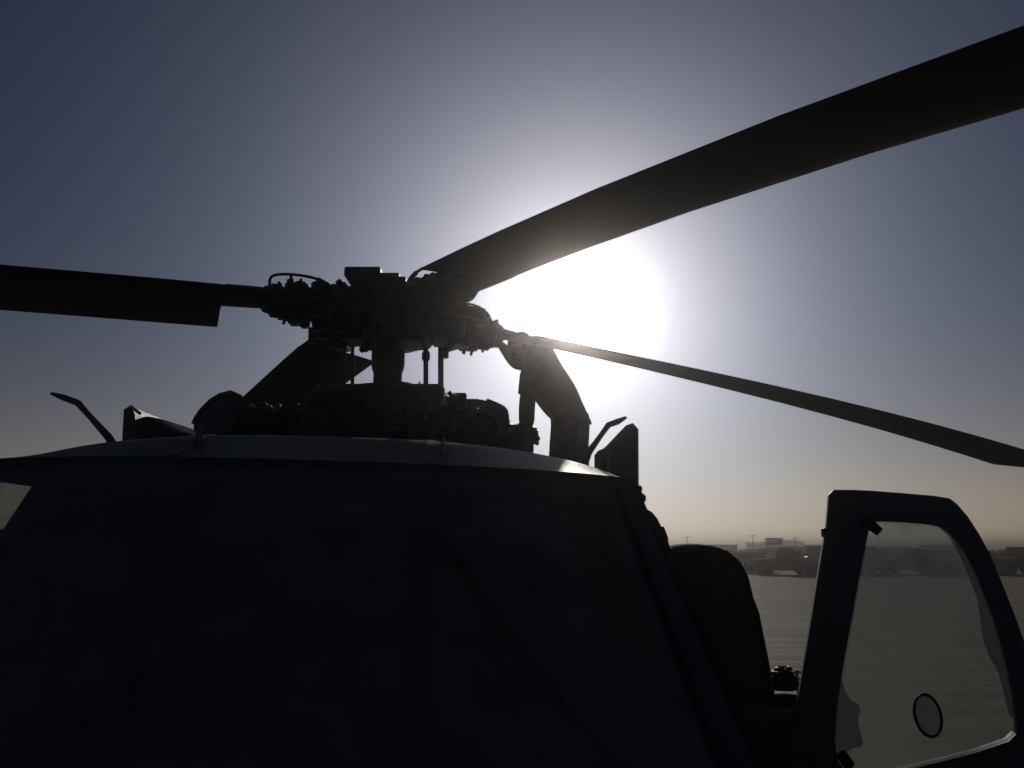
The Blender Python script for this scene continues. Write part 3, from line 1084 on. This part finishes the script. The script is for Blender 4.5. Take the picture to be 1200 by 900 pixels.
MB().box(at(218, 510, 4.8), (.06, .1, .02)).build('nacelle_strap', M['rubber'], heli)
# opened panel beside the port pitot tube
pn = [(700, 560), (700, 534), (703, 531), (710, 528), (716, 522), (736, 501), (741, 499), (744.5, 503), (745, 585), (706, 585)]
pno = MB().prism([at(x, y, 4.2) for x, y in pn], Vector((.02, .03, 0))).build('access_panel', M['paint'], heli, smooth=False)
fr2 = [(700, 560), (700, 534), (703, 531), (710, 528), (716, 522), (736, 501), (741, 499), (744.5, 503), (745, 585)]
MB().tube([at(x, y, 4.19) for x, y in fr2], .015, 6).build('panel_rim', M['paint_dark'], pno)
MB().tube([at(713, 530, 4.18), at(713, 570, 4.18)], .008, 6).build('panel_stay', M['paint_dark'], pno)
# fold-down work platform under the person
PF = CAM.z - 0.06
MB().box((0.45, 6.0, PF - 0.02), (0.75, 1.3, 0.04)).build('work_platform', M['paint_dark'], heli)
MB().box((0.05, 6.0, PF - 0.25), (0.10, 1.0, 0.5)).build('platform_bracket', M['paint_dark'], heli)
# main wheels and struts
for s in (-1, 1):
    wc = hp(s * 1.36, 1.0, 0)
    wc.z = 0.33
    wh = MB().lathe(wc - RX * 0.12, RX, [(0, .18), (.01, .28), (.05, .33), (.19, .33), (.23, .28), (.24, .18)], 28).build('wheel', M['rubber'], heli)
    MB().lathe(wc - RX * 0.125, RX, [(0, .08), (.0, .17), (.25, .17), (.25, .08)], 20).build('wheel_rim', M['paint'], wh)
    MB().tube([wc, hp(s * 1.1, 1.5, -0.9)], .05, 10).build('landing_strut', M['paint_dark'], heli)
    MB().tube([wc, hp(s * 1.1, 0.9, -0.6)], .04, 10).build('landing_strut', M['bright'], heli)
tw = hp(0, 10.2, 0)
tw.z = .2
tww = MB().lathe(tw - RX * .07, RX, [(0, .1), (.02, .19), (.12, .19), (.14, .1)], 20).build('wheel', M['rubber'], heli)
MB().tube([tw, hp(0, 9.8, -.3)], .035, 8).build('landing_strut', M['paint_dark'], heli)

# ================================================================== PERSON
def skin_obj(name, m, nodes, edges, parent, sub=2):
    """nodes: (point, radius_x, radius_y); grown with Skin + Subdivision"""
    me = bpy.data.meshes.new(name)
    me.from_pydata([tuple(n[0]) for n in nodes], edges, [])
    o = bpy.data.objects.new(name, me)
    C.objects.link(o)
    me.materials.append(m)
    sk = o.modifiers.new('skin', 'SKIN')
    sk.use_smooth_shade = True
    if not me.skin_vertices:
        me.skin_vertices.new()
    for i, n in enumerate(nodes):
        me.skin_vertices[0].data[i].radius = (n[1], n[2])
        me.skin_vertices[0].data[i].use_root = (i == 0)
    s = o.modifiers.new('smooth', 'SUBSURF')
    s.levels = s.render_levels = sub
    if parent:
        attach(o, parent)
    return o


PY = 5.95
per = thing('person', 'person in a loose short sleeved shirt bending over the rotor hub', 'person', (0.42, PY, PF))


def pp_(x, y, dy=0.0):
    return at(x, y, PY + dy)


pel, sp1, sp2, chest, neck, hd0, hd1 = pp_(668, 508), pp_(666, 488), pp_(657, 460), pp_(643, 434), pp_(630, 417), pp_(616, 410), pp_(603, 409)
fl, fr_ = Vector((0.47, PY - .10, PF + .05)), Vector((0.43, PY + .16, PF + .05))
kl, kr = pp_(664, 570, -.10), pp_(672, 570, .14)
hl, hr = pp_(667, 515, -.09), pp_(669, 515, .10)
shl, shr = pp_(626, 433, -.17), pp_(630, 425, .17)
ell, wrl = pp_(617.5, 470, -.20), pp_(617, 503, -.18)
elr, wrr = pp_(604, 428, .18), pp_(586, 402, .02)
nodes = [(pel, .135, .12), (sp1, .125, .11), (sp2, .125, .105), (chest, .135, .115), (neck, .075, .075), (pp_(622, 412), .07, .07),
         (hl, .085, .085), (kl, .058, .058), (fl + Vector((0, 0, .07)), .042, .042),
         (hr, .085, .085), (kr, .058, .058), (fr_ + Vector((0, 0, .07)), .042, .042),
         (shl, .062, .062), (ell, .060, .060), (wrl, .056, .058),
         (shr, .062, .062), (elr, .044, .044), (wrr, .030, .033)]
edges = [(0, 1), (1, 2), (2, 3), (3, 4), (4, 5), (0, 6), (6, 7), (7, 8), (0, 9), (9, 10), (10, 11), (3, 12), (12, 13), (13, 14), (3, 15), (15, 16), (16, 17)]
skin_obj('body', M['skin'], nodes, edges, per)
# head: lofted from crown to chin, facing down-left
hc = pp_(612, 408.5)
hdir = Vector((-0.62, 0, -0.78)).normalized()          # crown-to-chin axis is across the gaze
gaze = Vector((-0.70, -0.10, -0.70)).normalized()
upv = Vector((-0.70, 0, 0.70)).normalized()
side = gaze.cross(upv).normalized()
upv = side.cross(gaze).normalized()
hm = MB()
rings = []
for z, fx, bx, sx in ((-.118, .055, .01, .03), (-.105, .085, .03, .048), (-.075, .092, .055, .062), (-.04, .094, .078, .070), (0, .096, .094, .075), (.04, .094, .100, .077), (.075, .080, .094, .070), (.100, .055, .072, .054), (.115, .02, .03, .022)):
    rg = []
    for k in range(16):
        t = 2 * math.pi * k / 16
        c, s = math.cos(t), math.sin(t)
        rg.append(hc + gaze * ((fx if c > 0 else bx) * c) + side * sx * s + upv * z)
    rings.append(rg)
hm.loft(rings)
hm.tube([hc + gaze * .092 + upv * .015, hc + gaze * .118 - upv * .03, hc + gaze * .095 - upv * .04], [.008, .014, .010], 8)
for s in (-1, 1):
    hm.ball(hc + side * s * .076 - gaze * .005 - upv * .01, .03, 10, 8, (.6, .6, 1))
    hm.ball(hc + side * s * .03 + gaze * .088 + upv * .01, .013, 8, 6)
hm.tube([hc + gaze * .092 - upv * .065 + side * k for k in (-.024, 0, .024)], .006, 6)
hm.build('head', M['skin'], per, sub=1)
hr_ = MB()
rings = []
for z, fx, bx, sx in ((-.03, .03, .090, .079), (.02, .06, .106, .083), (.06, .09, .106, .080), (.095, .07, .088, .064), (.118, .03, .04, .03), (.123, .005, .008, .006)):
    rings.append([hc + gaze * ((fx if math.cos(t) > 0 else bx) * math.cos(t) - .004) + side * sx * math.sin(t) + upv * z for t in [2 * math.pi * k / 16 for k in range(16)]])
hr_.loft(rings).build('hair', M['hair'], per, sub=1)


def hand(w_, d, nrm_, name='hand'):
    d = d.normalized()
    a = d.cross(nrm_).normalized()
    nn_ = a.cross(d).normalized()
    mb = MB()
    rg = []
    for k, (f, wd, th) in enumerate(((-.01, .028, .022), (.03, .040, .020), (.085, .042, .015), (.095, .036, .010))):
        rg.append([w_ + d * f + a * wd * math.cos(t) + nn_ * th * math.sin(t) for t in [2 * math.pi * q / 12 for q in range(12)]])
    mb.loft(rg)
    for i, (o, L) in enumerate(((-.030, .068), (-.010, .078), (.010, .072), (.029, .056))):
        b = w_ + d * .085 + a * o
        mb.tube([b, b + d * L * .45 - nn_ * .006, b + d * L * .75 - nn_ * .022, b + d * L * .85 - nn_ * .042], [.010, .009, .008, .006], 7)
    b = w_ + d * .03 - a * .034
    mb.tube([b, b + d * .03 - a * .022, b + d * .055 - a * .026 - nn_ * .012], [.012, .010, .008], 7)
    return mb.build(name, M['skin'], per)


hand(wrl, Vector((-.25, -.05, -1)), Vector((1, 0, -.2)))
hand(wrr, Vector((-.8, -.1, .25)), Vector((0, 0, 1)))
# shirt: torso with a flared hem plus two open sleeves
def ell_ring(c, ax, bx, ra, rb, n=24):
    return [c + ax * ra * math.cos(2 * math.pi * k / n) + bx * rb * math.sin(2 * math.pi * k / n) for k in range(n)]


Yv = Vector((0, 1, 0))
sh = MB()


def seg(L, R_, ry, dy=0.0, wob=0.0):
    a, b = pp_(*L, dy), pp_(*R_, dy)
    c = (a + b) / 2
    h = (b - a) / 2
    rg = []
    for k in range(28):
        t = 2 * math.pi * k / 28
        q = 1 + wob * math.sin(5 * t + 1)
        rg.append(c + h * math.cos(t) * q + Yv * ry * math.sin(t) * q)
    return rg


sh.loft([seg((644, 491), (695, 498), .19, 0, .03), seg((645, 489.5), (693.5, 496), .19, 0, .03), seg((640, 486), (687, 482), .18, 0, .03), seg((634, 479), (681.5, 470), .175, 0, .015), seg((627, 470), (678, 460), .18, 0, .02), seg((620, 458), (669.5, 444), .19, 0, .01), seg((612, 446), (659, 430), .20), seg((609, 437), (651, 414), .19), seg((611, 431), (645, 402), .15), seg((611, 426), (635, 398), .10), seg((612, 420), (629, 397), .07)], True)
sh.build('shirt', M['shirt'], per, ang=60, sub=1)
sl_ = MB()
sl_.loft([ell_ring(pp_(617, 464, -.20), Vector((1, 0, -.35)).normalized(), Yv, .062, .06), ell_ring(pp_(619, 455, -.20), Vector((1, 0, -.3)).normalized(), Yv, .068, .066), ell_ring(pp_(623, 442, -.17), Vector((1, 0, -.3)).normalized(), Yv, .085, .075), ell_ring(pp_(631, 430, -.13), Vector((1, 0, -.6)).normalized(), Yv, .075, .075)])
sl_.build('sleeve', M['shirt'], per, ang=60)
sl_ = MB()
sl_.tube([shr + Vector((.05, -.03, 0)), shr, shr * .4 + elr * .6], [.07, .072, .06], 14).build('sleeve', M['shirt'], per, ang=60)
# trousers and boots
tr = MB()
tr.loft([seg((645, 486), (690, 486), .165), seg((645.5, 500), (691, 500), .17), seg((644, 520), (690, 520), .165), seg((643, 540), (690, 540), .16), seg((644, 552), (691, 552), .15)])
tr.build('trousers', M['trousers'], per, ang=60)
for a, b, dy in ((hl, fl, -.1), (hr, fr_, .1)):
    k_ = kl if dy < 0 else kr
    MB().tube([a - Vector((0, 0, .12)), k_, (k_ + b) / 2, b + Vector((0, 0, .12))], [.105, .088, .082, .08], 14).build('trouser_leg', M['trousers'], per)
    bt = MB()
    bt.loft([ell_ring(b + Vector((-.06, 0, -.045)), Vector((1, 0, 0)), Yv, .14, .052), ell_ring(b + Vector((-.06, 0, -.01)), Vector((1, 0, 0)), Yv, .14, .052), ell_ring(b + Vector((-.02, 0, .03)), Vector((1, 0, 0)), Yv, .09, .05), ell_ring(b + Vector((0, 0, .15)), Vector((1, 0, 0)), Yv, .055, .055)])
    bt.build('boot', M['boot'], per)

# ================================================================== canvas cover beside the cockpit
CY = 3.45
cv_out = [(778, 1500), (780, 900), (783, 760), (784, 690), (784, 652), (784, 640), (800, 637), (826, 636), (852, 640), (868, 654), (877, 672), (883, 697), (890, 715), (896, 745), (903, 780), (909, 815), (913, 850), (915, 900), (925, 1500)]
rings = []
for dy, sc_ in ((-.03, .90), (0.0, .97), (.05, 1.0), (.22, 1.0), (.30, .95), (.34, .85)):
    c = at(835, 800, CY)
    rg = []
    for x, y in cv_out:
        p = at(x, y, CY)
        p.z = max(p.z, 0.012)
        if p.z > 0.02:
            q = c + (p - c) * sc_ + Vector((0, dy, 0))
            if y > 880:
                q.z = p.z
        else:
            q = p + Vector((0, dy, 0))
        rg.append(q)
    rings.append(rg)
cov = MB().loft(rings).build('canvas_cover', M['canvas'], None, ang=60, sub=1)
MB().tube([(at(x, y, CY - .02) - at(835, 800, CY)) * .955 + at(835, 800, CY) for x, y in cv_out[1:-1]], .008, 6).build('seam', M['canvas'], cov)
for y0, y1 in ((712, 716), (808, 818)):
    MB().tube([at(790, y0, CY - .035), at(830, (y0 + y1) / 2, CY - .045), at(882 if y0 < 750 else 900, y1, CY - .02)], .010, 6).build('strap', M['rubber'], cov)
tag(cov, 'dark brown rounded canvas cover standing between the windshield post and the open door', 'cover')

# ================================================================== service cart seen in the gap by the door
sc0 = at(922, 790, 4.3)
cart = thing('service_cart', 'dark service cart with a coiled hose on top in the gap beside the open door', 'cart', (sc0.x + 0.02, 4.45, 0))
MB().box((sc0.x + .02, 4.5, .80), (.34, .5, 1.0)).build('body', M['rubber'], cart)
rl = MB()
for k in range(5):
    rl.torus((sc0.x - .010 + .004 * math.sin(k * 2), 4.33, sc0.z - .065 + .021 * k), (.08 * math.sin(k * 3), .05, 1), (.058, .062, .055, .045, .030)[k], .013, 22, 8)
rl.build('hose_coil', M['rubber'], cart)['kind'] = 'stuff'
rk = MB()
for k in range(3):
    rk.tube([(sc0.x + .045, 4.3, sc0.z + .01 - .03 * k), (sc0.x + .15, 4.3, sc0.z + .01 - .03 * k)], .006, 6)
rk.tube([(sc0.x + .05, 4.3, 1.28), (sc0.x + .05, 4.3, sc0.z + .02)], .007, 6)
rk.tube([(sc0.x + .14, 4.3, 1.28), (sc0.x + .14, 4.3, sc0.z + .02)], .007, 6)
rk.build('rail', M['bright'], cart)
for k in range(5):
    MB().ball((sc0.x - .05 + .02 * k, 4.28, sc0.z + .022 - abs(k - 2) * .006), .006, 8, 6).build('hose_coupling', M['bright'], cart)
for sx in (-1, 1):
    for sy in (-1, 1):
        MB().lathe((sc0.x + .02 + sx * .14, 4.5 + sy * .17, .15), (1, 0, 0), [(-.03, .08), (-.025, .15), (.025, .15), (.03, .08)], 16).build('wheel', M['rubber'], cart)
MB().box((sc0.x + .02, 4.5, .27), (.26, .30, .08)).build('axle', M['steel'], cart)

# ================================================================== far edge: parked vehicles, trailers, crates, masts
def X_at(px, Y):
    return (px - 600) / 1000 * Y * 1.022


def truck(name, label, loc, body_m, L=4.6, H=1.85, cargo=False, group=None):
    t = thing(name, label, 'truck', loc, group)
    x, y, z = loc
    b = MB()
    prof = [(-L / 2, .55), (-L / 2, 1.05), (-L / 2 + 1.2, 1.12), (-L / 2 + 1.7, H), (0.5, H), (0.62, 1.15), (L / 2, 1.10), (L / 2, .55)]
    if cargo:
        prof = [(-L / 2, .55), (-L / 2, 1.15), (-L / 2 + .5, 1.2), (-L / 2 + .7, H), (-L / 2 + 1.9, H), (-L / 2 + 2.0, 1.0), (L / 2, 1.0), (L / 2, .6)]
    b.prism([(x + px_, y - .95, pz) for px_, pz in prof], (0, 1.9, 0))
    b.build('body', M[body_m], t, smooth=False)
    for wx in (-L / 2 + .85, L / 2 - .85):
        for sy in (-.98, .98):
            MB().lathe((x + wx, y + sy, .45), (0, 1, 0), [(-.14, .2), (-.13, .42), (-.09, .45), (.09, .45), (.13, .42), (.14, .2)], 18).build('wheel', M['rubber'], t)
    x0 = -L / 2 + 1.35 if not cargo else -L / 2 + .72
    for k in range(2 if not cargo else 1):
        MB().box((x + x0 + .68 + k * .95 - (.15 if cargo else 0), y - .965, H - .36), (.62, .03, .42)).build('side_window', M['carglass'], t)
    MB().box((x - L / 2 - .03, y, .68), (.10, 1.9, .18)).build('bumper', M['steel'], t)
    for sy in (-.7, .7):
        MB().lathe((x - L / 2 - .01, y + sy, .9), (-1, 0, 0), [(0, .10), (.03, .10), (.04, .06)], 12).build('headlight', M['bright'], t)
    if cargo:
        MB().prism([(x - L / 2 + 2.1, y - .93, 1.02), (x - L / 2 + 2.1, y - .93, 1.8), (x - L / 2 + 2.5, y - .93, 2.0), (x + L / 2 - .4, y - .93, 2.0), (x + L / 2 - .05, y - .93, 1.8), (x + L / 2 - .05, y - .93, 1.02)], (0, 1.86, 0)).build('cargo_cover', M['canvas'], t, smooth=False)
    MB().box((x - L / 2 + 1.4, y - 1.02, 1.25), (.12, .12, .2)).build('mirror', M['bright'], t)
    return t


GR = 'vehicles parked along the far edge of the apron'
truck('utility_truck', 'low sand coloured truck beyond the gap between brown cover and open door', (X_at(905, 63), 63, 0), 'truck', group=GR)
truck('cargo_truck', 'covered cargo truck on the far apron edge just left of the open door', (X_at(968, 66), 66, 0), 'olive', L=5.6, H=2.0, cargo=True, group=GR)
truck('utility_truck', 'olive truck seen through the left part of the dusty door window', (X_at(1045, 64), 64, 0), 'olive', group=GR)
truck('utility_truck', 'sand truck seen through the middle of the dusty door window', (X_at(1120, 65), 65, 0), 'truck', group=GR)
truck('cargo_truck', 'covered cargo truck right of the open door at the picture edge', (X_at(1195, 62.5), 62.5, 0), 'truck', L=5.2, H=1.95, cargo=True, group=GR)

# low trailers with slatted sides
def trailer(label, px, Y, m):
    x = X_at(px, Y)
    t = thing('flat_trailer', label, 'trailer', (x, Y, 0), 'trailers on the far apron edge')
    MB().box((x, Y, .75), (3.2, 1.8, .16)).build('deck', M[m], t)
    for k in range(3):
        MB().box((x, Y - .88, .98 + .22 * k), (3.2, .04, .15)).build('slat', M['wood'], t)
    for k in (-1.5, 0, 1.5):
        MB().box((x + k, Y - .84, 1.12), (.08, .05, .7)).build('post', M['steel'], t)
    for wx in (-.5, .5):
        for sy in (-.85, .85):
            MB().lathe((x + wx, Y + sy, .34), (0, 1, 0), [(-.1, .15), (-.09, .32), (-.06, .34), (.06, .34), (.09, .32), (.1, .15)], 16).build('wheel', M['rubber'], t)
    MB().tube([(x - 1.6, Y, .7), (x - 2.5, Y, .5), (x - 2.5, Y, .03)], .05, 8).build('drawbar', M['steel'], t)


trailer('flat trailer with slatted side behind the gap, near the brown cover', 858, 68, 'olive')
trailer('flat trailer with slatted side seen through the door window', 1085, 69, 'truck')

# stacked crates and two shipping containers
def crate(label, x, Y, z, s, m):
    t = thing('supply_crate', label, 'crate', (x, Y, z), 'crates on the far apron edge')
    MB().box((x, Y, z + s[2] / 2), s).build('body', M[m], t)
    for k in (-1, 1):
        MB().box((x + k * s[0] * .32, Y - s[1] / 2 - .012, z + s[2] / 2), (.10, .03, s[2] * .96)).build('batten', M['wood'], t)


crate('pale wooden crate on the ground right of the sand truck', X_at(935, 62), 62, 0.0, (1.1, 1.0, .8), 'wood')
crate('small white crate stacked on the pale wooden crate', X_at(936, 62), 62, 0.8, (.8, .8, .5), 'white')
crate('dark crate low on the ground in front of the berm near the brown cover', X_at(880, 70), 70, 0.0, (1.3, 1.0, 1.0), 'olive')
crate('white box stacked on the dark crate near the brown cover', X_at(880, 70), 70, 1.0, (1.1, .8, .45), 'white')
crate('wooden crate seen low through the door window beside the sand truck', X_at(1085, 62), 62, 0.0, (1.0, 1.0, .9), 'wood')
crate('white crate seen low through the right half of the door window', X_at(1155, 63), 63, 0.0, (.9, .9, .7), 'white')


def container(label, px, Y, m):
    x = X_at(px, Y)
    t = thing('shipping_container', label, 'container', (x, Y, 0), 'containers behind the berm')
    b = MB()
    pr = []
    n = 40
    for k in range(n + 1):
        pr.append((x - 3 + 6 * k / n, Y - 1.2 + (.05 if k % 4 in (1, 2) else 0)))
    ring = [Vector((a, c, .1)) for a, c in pr] + [Vector((x + 3, Y + 1.2, .1)), Vector((x - 3, Y + 1.2, .1))]
    b.loft([ring, [p + Vector((0, 0, 2.0)) for p in ring]])
    b.build('wall', M[m], t, smooth=False)
    MB().box((x, Y, 2.15), (6.08, 2.5, .10)).build('roof', M[m], t)
    for k in (-1, 1):
        MB().box((x + k * 2.95, Y - 1.21, 1.1), (.16, .12, 2.1)).build('corner_post', M['steel'], t)


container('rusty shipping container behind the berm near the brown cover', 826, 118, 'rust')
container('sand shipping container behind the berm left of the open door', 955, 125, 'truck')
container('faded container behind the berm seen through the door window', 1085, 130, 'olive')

# masts
for px, Y, h, lab in ((797, 92, 3.0, 'thin antenna mast on the berm nearest the helicopter'), (871, 95, 3.2, 'thin antenna mast left of the small shelter'), (916, 90, 2.9, 'leaning antenna mast right of the small shelter'), (1012, 110, 3.1, 'antenna mast behind the open door')):
    x = X_at(px, Y)
    t = thing('antenna_mast', lab, 'mast', (x, Y, 0), 'antenna masts along the berm')
    lean = .35 if 'leaning' in lab else .05
    MB().tube([(x, Y, 0), (x + lean, Y, h)], [.05, .035], 6).build('pole', M['steel'], t)
    MB().tube([(x + lean - .35, Y, h - .1), (x + lean + .35, Y, h - .02)], .03, 6).build('crossbar', M['steel'], t)
# shelter on posts
x = X_at(895.5, 90)
t = thing('shelter', 'small dark box shelter on posts above the far berm', 'shelter', (x, 90, 0))
MB().box((x, 90, 2.45), (1.45, 1.3, .62)).build('cabin', M['rubber'], t)
MB().box((x, 90, 2.80), (1.6, 1.5, .08)).build('roof', M['olive'], t)
for sx in (-.6, .6):
    for sy in (-.5, .5):
        MB().tube([(x + sx, 90 + sy, 0), (x + sx, 90 + sy, 2.15)], .06, 6).build('post', M['wood'], t)
# razor wire along the crest of the berm
rw = []
for k in range(900):
    a = k * 2 * math.pi / 14
    xx = X_at(868, 84) + k * (X_at(935, 84) - X_at(868, 84)) / 900
    rw.append((xx, 84 + 1.5 * math.sin(xx * .05) + .32 * math.cos(a), berm_h(xx) + .30 + .36 * math.sin(a) + .06 * math.sin(k * .13)))
tag(MB().tube(rw, .014, 4).build('razor_wire', M['steel']), 'coil of razor wire along the berm crest beside the small shelter', 'razor wire')
# barrier baskets filled with earth, a row in front of the berm
wall = thing('barrier_wall', 'row of earth filled fabric baskets standing in front of the far berm', 'barrier', (27, 77.5, 0))
for k in range(26):
    Y = 77.5
    xx = 10 + k * 1.35
    px = 600 + xx / Y / 1.022 * 1000
    h = 1.35 + .12 * math.sin(k * 2.1) + (.25 if k in (20, 21, 22) else 0)
    mb = MB()
    ring0 = [Vector((xx + .62 * math.cos(t) * (1 + .25 * math.cos(4 * t + math.pi) * -.4), Y + .6 * math.sin(t) * (1 + .1 * math.cos(4 * t)), 0)) for t in [2 * math.pi * q / 16 for q in range(16)]]
    mb.loft([ring0, [p + Vector((0, 0, h * .5)) + (p - Vector((xx, Y, 0))) * .05 for p in ring0], [p + Vector((0, 0, h)) for p in ring0], [Vector((xx, Y, 0)) + (p - Vector((xx, Y, 0))) * .4 + Vector((0, 0, h + .18)) for p in ring0]])
    mb.build('basket', M['sack'], wall)

# ================================================================== haze
hz = MB()
a, b = Vector((-1210, -1210, -1.0)), Vector((1210, 1210, 4.6))
vs = [(x, y, z) for x in (a.x, b.x) for y in (a.y, b.y) for z in (a.z, b.z)]
hz.add(vs, [(0, 1, 3, 2), (4, 6, 7, 5), (0, 4, 5, 1), (2, 3, 7, 6), (0, 2, 6, 4), (1, 5, 7, 3)])
hm_ = bpy.data.materials.new('dusty_air')
hm_.use_nodes = True
t = hm_.node_tree
for n in list(t.nodes):
    t.nodes.remove(n)
o = t.nodes.new('ShaderNodeOutputMaterial')
pv = t.nodes.new('ShaderNodeVolumePrincipled')
pv.inputs['Color'].default_value = (0.97, 0.92, 0.93, 1)
pv.inputs['Density'].default_value = 0.0048
pv.inputs['Anisotropy'].default_value = 0.972
t.links.new(pv.outputs[0], o.inputs['Volume'])
ho = hz.build('haze', hm_, smooth=False)
ho['kind'] = 'stuff'
